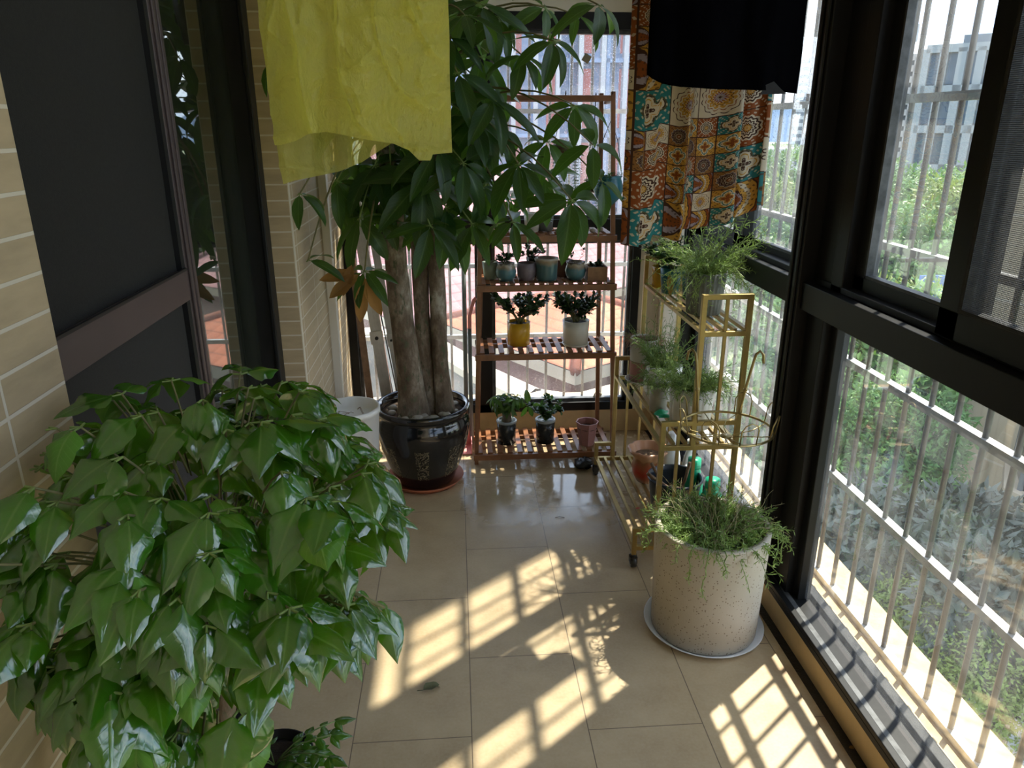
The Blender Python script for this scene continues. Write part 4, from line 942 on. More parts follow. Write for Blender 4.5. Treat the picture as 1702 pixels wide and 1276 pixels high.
# broad dark leaves beside the pink pot
t = pot('potted_plant', 'small broad-leaved dark plant between pink pot and animal planter on middle step', 'plant', (.868, 2.83, pz), .10, .042, .035, 'white'); R.seed(6); bl = B(); bs = B()
for k in range(9):
    a = 2.4 + rnd(-1.4, 1.6); q = V((cos(a) * .04, sin(a) * .04, rnd(.12, .17))); bs.tube([V((0, 0, .09)), q], .002, 5); bl.leaf(q, (cos(a), sin(a), .2), (0, 0, 1), .08, .05, 7, .6, .3, 'oval')
bl.add(bs.v, bs.f, bs.uv, 1, True); bl.build('foliage', ['l_small', 'gstem'], t)
t = pot('potted_plant', 'leafy trailing plant in a white fluted pot at the near end of middle step', 'plant', (.825, 2.435, pz), .15, .079, .070, 'fluted', th=.007, mod=lambda a, i, z: 1 + .035 * (abs(cos(8 * a)) - .6), seg=128)
wiry(t, .14, .065, 90, .13, .019, .003, 8, .9, .9, .16, 61, mat='l_rose', nn=24); wiry(t, .14, .06, 60, .10, .018, .0026, 8, .9, 1.0, .16, 64, mat='l_rosem', nn=20, names=('dark_stem', 'dark_foliage'))
o = B().grid(lambda u, v: ((.725 + .05 * u) + .006 * sin(9 * v), 2.49 + .075 * v, pz + .006 + .018 * sin(pi * u) * (.6 + .4 * sin(12 * v)) * sin(pi * v)), 14, 14).build('net_cloth', 'green'); tag(o, 'crumpled dark green scrap on the edge of the middle step', 'scrap')
# small textured cup in front of the animal pot
t = pot('potted_plant', 'sprouting cup with bark-textured sides between animal planter and fluted pot', 'plant', (.748, 2.585, pz), .10, .036, .031, 'pebble', th=.004); wiry(t, .09, .028, 34, .11, .018, .002, 7, 1, .9, .18, 66, mat='l_rosem', nn=20)
# lowest step
pz = GZ['l']
n = N('ceramic_flower_pot'); v_ = n.coord('Object'); x_, y_, z_ = n.sep(v_)
zz_ = n.math('ADD', z_, n.math('MULTIPLY', n.math('SINE', n.math('MULTIPLY', n.math('ARCTAN2', y_, x_), 8)), .006))
n.pbr(n.ramp(n.rng(zz_, 0, .15), [(0, (.38, .17, .09)), (.30, (.45, .03, .02)), (.66, (.30, .12, .05)), (.72, (.50, .26, .15))]), .3, 0, None, .5, coat=.4); M['flowerpot'] = n.m
t = pot('flower_pot', 'copper brown ruffled-rim pot with a red band on the lowest step', 'pot', (.775, 2.77, pz), .145, .062, .05, 'flowerpot', th=.007, soil='dsoil', prof=[(.045, 0), (.060, .03), (.064, .07), (.058, .098), (.066, .12), (.080, .138), (.078, .145)], mod=lambda a, i, z: 1 + (.10 if z > .11 else .02) * abs(sin(4 * a)), seg=72, drop=.03)
t = thing('bucket', 'dark navy plastic bucket holding sticks on the lowest step', 'bucket', (.802, 2.475, pz))
B().lathe([(.0001, 0), (.078, 0), (.082, .01), (.098, .15), (.104, .152), (.104, .160), (.096, .160), (.092, .14), (.078, .012), (.0001, .010)], 48).build('bucket_body', 'navy', t)
B().lathe([(.085, .085), (.05, .09), (.0001, .085)], 20).build('soil', 'dsoil', t)
for k, (p0, p1, r_, lb) in enumerate((((-.115, -.02, .185), (.02, -.035, .088), .0065, 'light brown stick leaning left out of the navy bucket'), ((-.085, .03, .20), (-.03, -.06, .095), .006, 'short stick crossing over the left rim of the bucket'), ((.035, .01, .10), (.045, -.02, .225), .006, 'dark upright knobbly stick standing in the navy bucket'))):
    R.seed(k); a, c = V(p0), V(p1); pts = [a.lerp(c, i / 6) + rv(.0025) for i in range(7)]; o = B().tube(pts, [r_ * rnd(.85, 1.15) for i in range(7)], 8).build('stick', 'stick', loc=V((.802, 2.475, pz))); tag(o, lb, 'stick')
def bottle(name, label, x, y, z, h, r, mat, capm, neck=.35, oval=.7, handle=False):
    t = thing(name, label, 'bottle', (x, y, z)); m_ = lambda a, i, zz: 1 / sqrt(cos(a) ** 2 + (sin(a) / oval) ** 2) if zz < h * .8 else 1
    B().lathe([(.0001, 0), (r * .85, 0), (r, h * .05), (r, h * .5), (r * .8, h * .66), (r * neck * 1.15, h * .78), (r * neck, h * .81), (r * neck, h * .86)], 32, mod=lambda a, i, zz: (1 / sqrt(cos(a) ** 2 + (sin(a) / oval) ** 2)) if zz < h * .7 else 1).build('bottle_body', mat, t)
    B().lathe([(r * neck * 1.18, h * .83), (r * neck * 1.2, h * .86), (r * neck * 1.15, h), (.0001, h)], 32, mod=lambda a, i, zz: 1 + .02 * cos(24 * a)).build('cap', capm, t)
    if handle: B().tube([(r * .55, 0, h * .70), (r * .95, 0, h * .62), (r * 1.02, 0, h * .48), (r * .9, 0, h * .38)], r * .12, 8).build('handle', mat, t)
    return t
bottle('detergent_bottle', 'green detergent bottle nearest the speckled planter', .905, 2.36, pz, .20, .052, 'green', 'green', .45)
bottle('detergent_bottle', 'green detergent bottle behind the nearer green one', .885, 2.475 + .04, pz, .21, .040, 'green', 'green', .55)
bottle('spray_bottle', 'tall white bottle beside the copper brown ruffled pot', .865, 2.735, pz, .225, .036, 'bottle', 'bottle', .5)
bottle('plastic_bottle', 'second tall white bottle, nearest the window glass on the lowest step', .922, 2.68, pz, .215, .030, 'bottle', 'bottle', .45)
bottle('plastic_bottle', 'low white bottle between the tall white ones and the green bottles', .908, 2.615, pz, .13, .036, 'bottle', 'bottle', .6)
b = B(); b.leaf((0, 0, 0), (1, .2, .15), (0, 0, 1), .03, .012, 5, .8, .3, 'oval', .3); o = b.build('ribbon', 'red', loc=(.668, 2.52, pz + .002)); tag(o, 'tiny red scrap tied to a slat of the lowest step', 'scrap')
# fallen dark rag under the stand's far corner
R.seed(19); o = B().ball((0, 0, .022), (.045, .05, .022), 14, jit=.25).build('rag', 'dirt', loc=(.565, 3.10, 0)); tag(o, 'crumpled black rag on the wet floor behind the stand corner', 'rag')

# ---- gold wire flower basket hooked onto the stand
cx, cy, cz = .838, 2.112, .598
t = thing('wire_basket', 'empty gold wire flower basket with two hooks hanging beside the stand', 'basket', (cx, cy, cz))
RB = .142
ring = [V((RB * cos(a), RB * sin(a), 0)) for a in [2 * pi * i / 48 for i in range(49)]]
B().tube(ring, .0042, 8, cap=False).build('ring', 'goldwire', t)
B().lathe([(.0001, -.030), (.018, -.030), (.018, -.026), (.0001, -.026)], 20).build('hub', 'goldwire', t)
for k in range(8):
    a = 2 * pi * k / 8 + .2; e = V((cos(a), sin(a), 0)); sd = V((-sin(a), cos(a), 0))
    if k % 2: B().tube([e * .016 + V((0, 0, -.028)), e * .06 + sd * .022 + V((0, 0, -.026)), e * .105 + sd * .028 + V((0, 0, -.02)), e * RB], .0016, 6).build('spoke', 'goldwire', t)
    else: B().tube([e * .016 + V((0, 0, -.028)), e * .09 + V((0, 0, -.02)), e * RB], .0016, 6).build('spoke', 'goldwire', t)
for k in range(8):
    a = 2 * pi * k / 8 + .1
    if k == 2: continue
    e = V((cos(a), sin(a), 0)); sd = V((-sin(a), cos(a), 0)); c_ = e * RB; out = e * .012
    B().tube([c_ - sd * .026, c_ - sd * .027 + out * .6 + V((0, 0, .05)), c_ - sd * .018 + out + V((0, 0, .068)), c_ + out + V((0, 0, .075)), c_ + sd * .018 + out + V((0, 0, .068)), c_ + sd * .027 + out * .6 + V((0, 0, .05)), c_ + sd * .026], .0021, 6).build('loop', 'goldwire', t)
for (a, dx) in ((1.95, -.03), (.95, .05)):
    e = V((cos(a) * RB, sin(a) * RB, 0)); top = e + V((dx * .6, .0, .20)); hk = V((-.018 if dx < 0 else .03, .035 if dx < 0 else -.0, 0))
    B().tube([e, e.lerp(top, .5), top - V((0, 0, .02)), top + hk * .2 + V((0, 0, .005)), top + hk * .6 + V((0, 0, .016)), top + hk + V((0, 0, .004)), top + hk * 1.12 - V((0, 0, .025))], .0045, 10).build('hook', 'goldwire', t)
    B().ball(e.lerp(top, .42), .008, 10).build('clamp', 'goldwire', t)
B().tube([V((-.05, RB * .7, .0)), V((-.052, RB * .95, -.01)), V((-.05, RB * .94, -.035)), V((-.056, RB * .9, .006)), V((-.044, RB * .99, .006))], .0018, 6).build('tie_wire', 'goldwire', t)

# ---- things leaning in the far left corner
def leaning(name, label, cat, p0, p1, wd, th, mat, brs=(), grooves=True):
    t = thing(name, label, cat, p0); p0, p1 = V(p0), V(p1); b = B()
    b.bar(p0, p1, wd, th, up=(0, -1, 0))
    if grooves:
        d = (p1 - p0).normalized(); a = d.cross(V((0, -1, 0))).normalized(); nn = a.cross(d).normalized()
        if nn.y > 0: nn = -nn
        for s_ in (-1, -.3, .35, 1): b.bar(p0 + a * wd * .42 * s_ + nn * th * .55, p1 + a * wd * .42 * s_ + nn * th * .55, wd * .10, th * .35, up=(0, -1, 0))
    wp(b, 'channel', mat, t)
    for f in brs:
        c = p0.lerp(p1, f); k = B(); d = (p1 - p0).normalized(); k.bar(c - d * .03 + V((0, -th, 0)), c + d * .03 + V((0, -th, 0)), wd * 1.15, th * .9, up=(0, -1, 0)); kb = wp(k, 'bracket', 'alu', t)
        wp(B().tube([c + V((0, -th * 1.9, 0)), c + V((0, -th * 1.2, 0))], wd * .16, 10), 'screw', 'iron', kb)
    return t
leaning('aluminium_track', 'wide ribbed aluminium track leaning nearest the tiled pier', 'track', (-.318, 3.33, .0), (-.475, 3.475, 1.42), .052, .018, 'alu', (.40,))
leaning('aluminium_track', 'narrower aluminium track leaning between the wide track and the mop handle', 'track', (-.245, 3.36, .0), (-.405, 3.475, 1.22), .034, .016, 'alu', (.45,))
leaning('aluminium_rail', 'thin brown-grey rail leaning tight against the tiled pier', 'rail', (-.41, 3.34, .0), (-.508, 3.40, 1.5), .030, .014, 'stick', (), False)
def pole(name, label, cat, p0, p1, r, mat):
    t = thing(name, label, cat, p0); wp(B().tube([p0, p1], r, 10), 'handle', mat, t); return t
pole('cable', 'thin black cord hanging between the two aluminium tracks', 'cord', (-.285, 3.38, .002), (-.43, 3.50, .95), .004, 'iron')
pole('cable', 'second thin black cord slanting right beside the wide aluminium track', 'cord', (-.265, 3.40, .002), (-.40, 3.505, .85), .003, 'iron')
t = pole('mop', 'pale-handled mop leaning behind the money tree trunks', 'mop', (-.19, 3.38, .0), (-.322, 3.44, .92), .011, 'cream')
wp(B().bar((-.226, 3.38, .13), (-.255, 3.395, .30), .035, .012, up=(0, -1, 0)), 'wringer', 'alu', t)
t = pole('broom', 'grey-handled broom standing left of the bamboo rack', 'broom', (.028, 3.42, .10), (.030, 3.43, .95), .011, 'dgrey')
wp(B().box((-.045, 3.405, .085), (.052, 3.43, .12)), 'brush_head', 'pinkp', t, bevel=.004); wp(B().grid(lambda u, v: (-.05 + .107 * u, 3.40 + .03 * (.5 + .5 * sin(40 * u)), .004 + .085 * v), 40, 1), 'bristles', 'bristle', t)
t = thing('dustpan', 'pink dustpan with a bent-top grey handle left of the bamboo rack', 'dustpan', (.04, 3.30, 0))
wp(B().tube([(.052, 3.372, .05), (.050, 3.385, .60)], .010, 10), 'handle', 'dgrey', t); wp(B().tube([(.050, 3.385, .585), (.052, 3.386, .66), (.062, 3.387, .70), (.074, 3.386, .735), (.083, 3.386, .745)], .009, 10), 'grip', 'pinkp', t)
b = B(); b.box((-.03, 3.27, .002), (.052, 3.40, .008)); b.box((-.03, 3.392, .002), (.052, 3.40, .09)); b.box((-.03, 3.27, .002), (-.025, 3.40, .06)); b.box((.047, 3.27, .002), (.052, 3.40, .06)); wp(b, 'scoop', 'pinkp', t, bevel=.003)

# ---- laundry: two poles under the ceiling, hangers, clothes
def laundry_pole(label, x):
    t = thing('laundry_pole', label, 'pole', (x, 1.0, 2.42))
    B().tube([(0, -2.2, 0), (0, 2.2, 0)], .012, 14).build('tube', 'alu', t)
    for y in (-1.8, 1.8): B().tube([(0, y, .012), (0, y, .73)], .008, 10).build('bracket', 'alu', t)
laundry_pole('steel laundry pole under the ceiling carrying the yellow plastic', -.225)
laundry_pole('steel laundry pole under the ceiling carrying the black top and patterned dress', .69)
def hanger(label, x, y, z, hw, drop=.09):
    t = thing('clothes_hanger', label, 'hanger', (x, y, z)); b = B()
    b.tube([(-hw, 0, -drop), (-hw * .5, 0, -drop * .45), (0, 0, 0), (hw * .5, 0, -drop * .45), (hw, 0, -drop)], .005, 8); b.tube([(-hw, 0, -drop), (hw, 0, -drop)], .004, 8); b.build('bar', 'dgrey', t)
    hz = 2.42 - z; B().tube([(0, 0, 0), (0, 0, hz - .02), (0.02, 0, hz - .005), (.018, 0, hz + .013), (0, 0, hz + .018), (-.016, 0, hz + .006)], .002, 8).build('hook', 'alu', t)
hanger('hanger above the yellow plastic raincoat', -.225, 2.0, 2.27, .17); hanger('hanger of the black top', .672, 1.95, 2.27, .16); hanger('hanger of the patterned dress', .715, 2.25, 2.33, .17)

def interp(tab, x):
    if x <= tab[0][0]: return tab[0][1]
    for (a, b_), (c, d_) in zip(tab, tab[1:]):
        if x <= c: return b_ + (d_ - b_) * (x - a) / (c - a)
    return tab[-1][1]
# yellow plastic raincoat
t = thing('raincoat', 'crumpled translucent yellow plastic raincoat hanging over the aisle', 'raincoat', (-.225, 2.0, 2.26))
def sheet(Yc, tab, seed, amp, xl, xr, ztop=2.2):
    zt = [(at(px_, py_, Yc).x, at(px_, py_, Yc).z) for (px_, py_) in tab]
    off = V((seed * 3.1, seed * 1.7, 0))
    def fn(u, v):
        xb = xl + (xr - xl) * u; zb = interp(zt, xb); z = ztop + (zb - ztop) * v
        sh = max(0, (z - 2.02) / .2); x = -.225 + (xb + .225) * (1 - .35 * sh ** 1.5); zz = z + .03 * sh * (1 - abs(u - .5) * 2)
        q = V((x * 7, z * 3.2, seed)) ; q2 = V((x * 16, z * 11, seed + 5)); q3 = V((x * 5 + z * 6, z * 5 - x * 4, seed + 9))
        y = Yc + amp * (1.1 * mnoise.noise(q) + .30 * mnoise.noise(q2)) + .016 * (1 - abs(mnoise.noise(q3)) * 5 if abs(mnoise.noise(q3)) < .2 else 0) * .6 + .012 * sin(u * 19 + seed) * v
        y += -.05 * sin(pi * u) * (1 if seed == 1 else -1) + .42 * (xb + .225)
        for (fx, fz, am, sd_) in ((9, 3, .020, 1), (4, 10, .014, 7), (13, 8, .009, 13)):
            nv_ = abs(mnoise.noise(V((x * fx + z * 2.5, z * fz - x * 3, seed * 4 + sd_)))); y -= am * max(0, 1 - nv_ * 6) ** 1.5
        x += .006 * mnoise.noise(V((z * 9, seed, u)))
        return V((x, y, zz)) - t.location
    b = B(); b.grid(fn, 110, 130); return b
ftab = [(477, 240), (500, 234), (525, 222), (548, 219), (600, 228), (655, 238), (680, 250), (696, 267), (716, 268), (717, 258), (735, 257), (746, 256)]
btab = [(470, 306), (500, 296), (560, 286), (600, 270), (645, 240), (700, 235), (746, 235)]
sheet(1.99, ftab, 1, .045, -.430, -.006).build('front_panel', 'yel', t)
sheet(2.075, btab, 2, .035, -.440, -.012).build('back_panel', 'yel2', t)

def garment(name, label, cat, cxx, cyy, hw, dep, hem, ztop, mat, folds, seed, flare=0, uvs=1, nu=220, nv=90, shw=.17, extra=None):
    t = thing(name, label, cat, (cxx, cyy, ztop))
    per = 2 * (2 * hw + dep)
    def fn(u, v):
        a = 2 * pi * u - pi / 2 * 0
        ca, sa = cos(a), sin(a); xx = hw * (abs(ca) ** .8) * (1 if ca >= 0 else -1); yy = dep * sa
        zb = hem(cxx + xx, sa); z = ztop + (zb - ztop) * v
        s_ = max(0, 1 - (ztop - z) / .16); wfac = 1 - s_ * (1 - shw / hw) if shw < hw else 1
        xx *= wfac; yy *= (1 - .75 * s_)
        f_ = folds(xx, sa, v, a); xx *= 1 + flare * v
        return V((xx + f_[0], yy + f_[1], z - ztop - (abs(xx) / hw) * .07 * s_))
    def uvf(u, v):
        ca = cos(2 * pi * u); xx = hw * (abs(ca) ** .8) * (1 if ca >= 0 else -1)
        return ((xx * 1.15 + (0 if u > .5 else 3.3)) * uvs + 5, (1 - v) * (ztop - 1.1) * uvs)
    b = B(); b.grid(fn, nu, nv, uvf=uvf); b.build('body', mat, t)
    return t
# black top
def hemb(x, sa):
    x0 = .478; d = max(0, (x - x0)); zz = 1.572 + .045 * math.exp(-d * 14) + .010 * sin(d * 7); return zz + (.004 if sa > 0 else 0)
t = garment('black_top', 'loose black top with a curved hem hanging in front of the patterned dress', 'shirt', .672, 1.95, .195, .045, hemb, 2.28, 'blackshirt', lambda x, sa, v, a: (0, .010 * sin(x * 42 + 1) * v + .006 * mnoise.noise(V((x * 30, v * 6, sa)))), 1)
q = at(1292, 147, 1.90) - V(t.location); b = B(); b.add([q + V(p) for p in ((-.042, -.004, -.014), (-.036, -.004, .006), (-.012, -.004, .016), (.004, -.004, .002), (.022, -.004, -.012), (0, -.003, -.013))], [(0, 5, 4, 3, 2, 1)]); b.build('hem_facing', 'grey', t)
# sleeves
for s_ in (-1, 1):
    b = B(); pts = [V((s_ * .15, 0, -.05)), V((s_ * .22, 0, -.14)), V((s_ * .262, 0, -.26))]; b.tube(pts, [.06, .062, .07], 20, cap=False); o = b.build('sleeve', 'blackshirt', t); o.scale = (1, .6, 1)
dtab = [(1028, 402), (1055, 408), (1078, 402), (1081, 388), (1105, 396), (1124, 392), (1128, 378), (1160, 378), (1185, 370), (1190, 366), (1230, 358), (1253, 348), (1256, 340), (1272, 340)]
dz = [(at(a, b_, 2.25).x, at(a, b_, 2.25).z) for a, b_ in dtab]
def hemd(x, sa): return interp(dz, x) + (.012 * sin(x * 60) + .01 if sa > 0 else 0)
def foldd(x, sa, v, a):
    k = .35 + .65 * v
    return (.012 * sin(a * 9) * k, (.024 * sin(x * 46 + .6) + .014 * sin(x * 91 + 2 + v * 1.5)) * k + .008 * mnoise.noise(V((x * 20, v * 5, sa))))
garment('patterned_dress', 'patchwork boho print dress in rust, teal and cream hanging near the window', 'dress', .712, 2.25, .208, .045, hemd, 2.34, 'patch', foldd, 2, uvs=1.25, nu=420, nv=110)

# ================================================================== OUTSIDE
GZ0 = -14.0
for (nm, m_) in (('gr', (.16, .19, .10)),): M['ground'] = plain('garden_ground', m_, .95, 0, .35, .25)
M['road'] = plain('pale_road', (.42, .40, .37), .9, 0, .1, .3); M['bgrey'] = plain('grey_cladding', (.11, .13, .145), .7, 0, .08, .15); M['bframe'] = plain('pale_concrete_grid', (.22, .24, .25), .8, 0, .06, .3)
M['bglass'] = plain('blue_facade_glass', (.07, .10, .13), .12, 0, .3, .3); M['bwhite'] = plain('white_tower_slab', (.36, .37, .38), .8, 0, .05, .2); M['bbeige'] = plain('beige_ribbed_wall', (.50, .40, .27), .85, 0, .06, .6)
M['btrim'] = plain('beige_stone_trim', (.42, .35, .26), .8, 0, .06, .8); M['bred'] = plain('red_facade_panel', (.40, .13, .11), .6, 0, .1, .4); M['bblue'] = plain('blue_facade_panel', (.17, .24, .36), .4, 0, .25, .4)
M['roof1'] = roofmat('pink_roof_tiles', (.25, .095, .095), (.32, .15, .15)); M['roof2'] = roofmat('orange_roof_tiles', (.34, .085, .035), (.42, .13, .06)); M['wallr'] = plain('reddish_render', (.20, .11, .095), .9, 0, .12, .8)
M['dimglass'] = plain('dark_window_glass', (.03, .035, .035), .1, 0, .4, .6); M['curtain'] = plain('grey_curtain', (.35, .36, .36), .8, 0, .1, 2); M['crane'] = plain('crane_paint', (.62, .34, .18), .5, .2, .1, 1)
M['stonewall'] = plain('weathered_garden_wall', (.19, .17, .145), .9, 0, .3, 1.2)
struct('ground', B().grid(lambda u, v: (-300 + 900 * u, -200 + 900 * v, GZ0), 2, 2, sm=False), 'ground')
b = B().grid(lambda u, v: (V((30, 6, GZ0 + .03)).lerp(V((58, 90, GZ0 + .03)), v) + V((5 * u, 0, 0))), 1, 8, sm=False); struct('road', b, 'road')
# far hills
R.seed(3)
b = B().grid(lambda u, v: (120 + 900 * u, 820 - 260 * u, -14 + v * (34 + 26 * mnoise.noise(V((u * 9, 0, 0))) + 10 * mnoise.noise(V((u * 31, 3, 0))))), 60, 1); b2 = B()
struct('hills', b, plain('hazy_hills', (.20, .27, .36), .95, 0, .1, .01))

def blob_tree(name_i, n, R0, leaf, mat, seed, zr=.8, shape='round'):
    """foliage and trunk meshes, crown centre at the origin of the thing"""
    R.seed(seed); bl = B(); blobs = []
    for k in range(13):
        d = rv(1).normalized(); blobs.append((V((d.x, d.y, d.z * zr)) * R0 * rnd(.35, .72), R0 * rnd(.34, .5)))
    for k in range(n):
        c, r = R.choice(blobs); d = rv(1).normalized(); p = c + d * r * rnd(.75, 1.05); l = leaf * rnd(.6, 1.3)
        e = (d * .5 + rv(.9) + V((0, 0, -.25))).normalized(); sd = e.cross((d + V((0, 0, .6))).normalized())
        sd = sd.normalized() * l * .24 if sd.length > 1e-4 else V((l * .24, 0, 0)); m_ = p + e * l * .45; nn = e.cross(sd).normalized() * l * .08
        bl.add([p, m_ - sd + nn, p + e * l - nn, m_ + sd + nn, m_ - nn], [(0, 1, 4), (1, 2, 4), (2, 3, 4), (3, 0, 4)], [(.5, 0), (0, .5), (.5, 1), (1, .5), (.5, .5)], 0, False)
    f = bl.build('foliage', mat); b = B(); b.tube([(0, 0, -R0 * 5), (.1 * R0, 0, -R0), (0, 0, R0 * .2)], [R0 * .10, R0 * .075, R0 * .04], 9)
    for k in range(6):
        c = blobs[k][0]; b.tube([(0, 0, -R0 * .8), c * .5 + V((0, 0, -R0 * .2)), c], [R0 * .035, R0 * .025, R0 * .01], 6)
    tr = b.build('trunk', 'bark'); C.objects.unlink(f); C.objects.unlink(tr); return f, tr
PT = {'g1': blob_tree(0, 9000, 1, .085, 'l_tree', 1), 'g2': blob_tree(0, 9000, 1, .07, 'l_tree', 2, .7), 'y': blob_tree(0, 7500, 1, .065, 'l_treey', 3), 'd': blob_tree(0, 6500, 1, .15, 'l_treed', 4), 'f': blob_tree(0, 6500, 1, .10, 'l_tree', 5, .7), 'fy': blob_tree(0, 6500, 1, .10, 'l_treey', 6, .7)}
def tree(kind, px, py, d, r, label, grp='trees beyond the right-hand windows'):
    p = atd(px, py, d); t = thing('tree', label, 'tree', p, rnd(0, 6.28), grp); f, tr = PT[kind]
    for src in (f, tr):
        o = src.copy(); C.objects.link(o); o.parent = t; o.scale = (r, r, r)
    return t
R.seed(101)
for a_ in (
 ('g1', 1425, 640, 17, 2.5, 'leafy green tree seen just right of the main window post, through the low pane'),
 ('y', 1480, 585, 19, 2.4, 'yellow-green tree right under the transom, left of the beige apartments'),
 ('g2', 1520, 600, 19, 1.4, 'fresh green tree touching the left edge of the beige apartments'),
 ('g1', 1505, 740, 14.5, 1.35, 'mid green tree between the two grille rails in the low pane'),
 ('g2', 1400, 790, 15, 2.0, 'green tree low beside the main window post, above the ledge'),
 ('d', 1610, 950, 10.5, 1.0, 'dark purplish tree in front of the beige apartments'),
 ('d', 1700, 1010, 9, 1.0, 'dark purplish tree at the right edge of the photo'),
 ('d', 1500, 930, 10.5, 1.25, 'dark purplish tree in the middle of the low pane'),
 ('g2', 1420, 900, 12.5, 1.4, 'shaded green tree just above the sunlit outer ledge'),
 ('y', 1560, 1040, 9.5, .9, 'low shrubby tree with yellowish tips near the ledge'),
 ('y', 1670, 1130, 8.5, .8, 'yellow-tipped shrubby tree low in the right corner'),
 ('g2', 1690, 1060, 9.5, 1.0, 'small green tree between purplish crown and yellow-tipped shrub'),
 ('f', 1310, 640, 20, 2.6, 'hazy green tree behind the wire basket, through the far low pane'),
 ('g1', 1260, 720, 17, 2.2, 'hazy green tree low behind the gold stand'),
 ('f', 1290, 480, 38, 4.2, 'green tree behind the far transom beside the moss rose'),
 ('fy', 1300, 400, 46, 4.2, 'yellow-green treetop low in the rain-wet upper pane'),
 ('f', 1345, 345, 70, 6.5, 'distant green treetop left of the main window post'),
 ('f', 1240, 340, 75, 7, 'distant green treetop below the hem of the patterned dress'),
 ('g1', 1470, 460, 27, 2.9, 'green tree low in the clear upper pane, left side'),
 ('fy', 1545, 455, 30, 2.6, 'yellow-green tree low in the clear upper pane, right side'),
 ('f', 1455, 350, 62, 5.2, 'green tree at the foot of the unfinished white tower'),
 ('f', 1520, 375, 50, 3.6, 'green tree in front of the grey block, left of the yellow-green crown'),
 ('fy', 1595, 400, 44, 3.8, 'yellow-green tree in front of the grey block, right side'),
 ('f', 1590, 350, 58, 3.6, 'tall green tree in front of the grey office block'),
 ('f', 1410, 440, 36, 3.6, 'green tree close to the left edge of the clear upper pane'),
 ('f', 1170, 400, 60, 6, 'hazy green treetop behind the narrow far sash'),
): tree(*a_)
# small blue sign board among the trees
t = thing('sign_board', 'small blue notice board among the trees beyond the clear upper pane', 'sign', atd(1545, 484, 24)); B().box((-.35, -.03, -.45), (.35, .03, .45)).build('board', plain('blue_board', (.02, .10, .55), .5), t); B().tube([(-.3, 0, -2.5), (-.3, 0, -.4)], .03, 8).build('leg', 'alu', t); B().tube([(.3, 0, -2.5), (.3, 0, -.4)], .03, 8).build('leg', 'alu', t)

def facade(name, label, P1, P2, zb, zt, depth, wallm, cols, floors, winm, fw=.62, fh=.7, grid=None, gw=.35, skip=(), roof=None, wname='window', maxz=None):
    P1 = V((P1.x, P1.y, 0)); P2 = V((P2.x, P2.y, 0)); ax = (P2 - P1); Wd = ax.length; ax.normalize(); nr = V((ax.y, -ax.x, 0))
    if nr.dot(-P1) < 0: nr = -nr
    t = thing(name, label, 'building', V((P1.x, P1.y, zb))); ang = atan2(ax.y, ax.x); t.rotation_euler = (0, 0, ang)
    s_ = -1 if nr.dot(V((-ax.y, ax.x, 0))) < 0 else 1          # local +y is away or towards
    dy = -s_ * depth
    Hh = zt - zb; b = B(); b.box((0, 0, 0), (Wd, dy, Hh)); b.build('wall', wallm, t)
    cw = Wd / cols; fhh = Hh / floors
    wb_ = B(); e = s_ * .06; wb_.box((-cw * fw / 2, 0, -fhh * fh / 2), (cw * fw / 2, e, fhh * fh / 2)); 
    proto = None
    for i in range(cols):
        for j in range(floors):
            if (i, j) in skip: continue
            if proto is None: o = wb_.build(wname, winm, t); proto = o
            else: o = proto.copy(); C.objects.link(o); o.parent = t
            o.location = (cw * (i + .5), 0, fhh * (j + .5))
    if grid:
        g = B(); gd = s_ * .5
        for i in range(cols + 1): g.box((cw * i - gw / 2, 0, 0), (cw * i + gw / 2, gd, Hh))
        for j in range(floors + 1): g.box((0, 0, fhh * j - gw / 2), (Wd, gd, fhh * j + gw / 2))
        g.build('facade_grid', grid, t)
    if roof: b = B(); b.box((Wd * roof[0], dy * .3, Hh), (Wd * roof[1], dy * .7, Hh + roof[2])); b.build('roof_house', wallm, t)
    return t, Wd, s_, dy
# grey office block, unfinished tower, white towers
A = atd(1506, 300, 92); Bq = atd(1720, 300, 90); topz = atd(1560, 92, 93).z
t, Wd, s_, dy = facade('office_block', 'large grey office block with a pale grid facade beyond the trees', A, Bq, GZ0, topz + .5, 16, 'bgrey', 7, 6, 'bglass', .62, .74, 'bframe', .75, roof=(.18, .5, 1.6))
A = atd(1436, 300, 118); Bq = atd(1512, 300, 114); topz = atd(1490, 97, 116).z
t, Wd, s_, dy = facade('unfinished_tower', 'unfinished white slab tower under the crane, left of the grey block', A, Bq, GZ0, topz, 14, 'bgrey', 5, 18, 'bglass', .55, .5, 'bwhite', .75)
A = atd(1225, 300, 190); Bq = atd(1385, 300, 190)
facade('white_block', 'low wide white block in the hazy distance behind the rain-wet pane', A, Bq, GZ0, atd(1330, 248, 190).z, 20, 'bwhite', 9, 5, 'bglass', .6, .5)
A = atd(1318, 200, 240); Bq = atd(1400, 200, 240)
facade('white_tower', 'tall pale tower rising behind the low white block', A, Bq, GZ0, atd(1350, 95, 240).z, 20, 'bwhite', 4, 17, 'bglass', .7, .5)
A = atd(1395, 300, 150); Bq = atd(1438, 300, 151)
facade('pale_block', 'pale distant block squeezed left of the unfinished tower', A, Bq, GZ0, atd(1420, 268, 170).z, 20, 'bwhite', 3, 5, 'bglass', .6, .5)
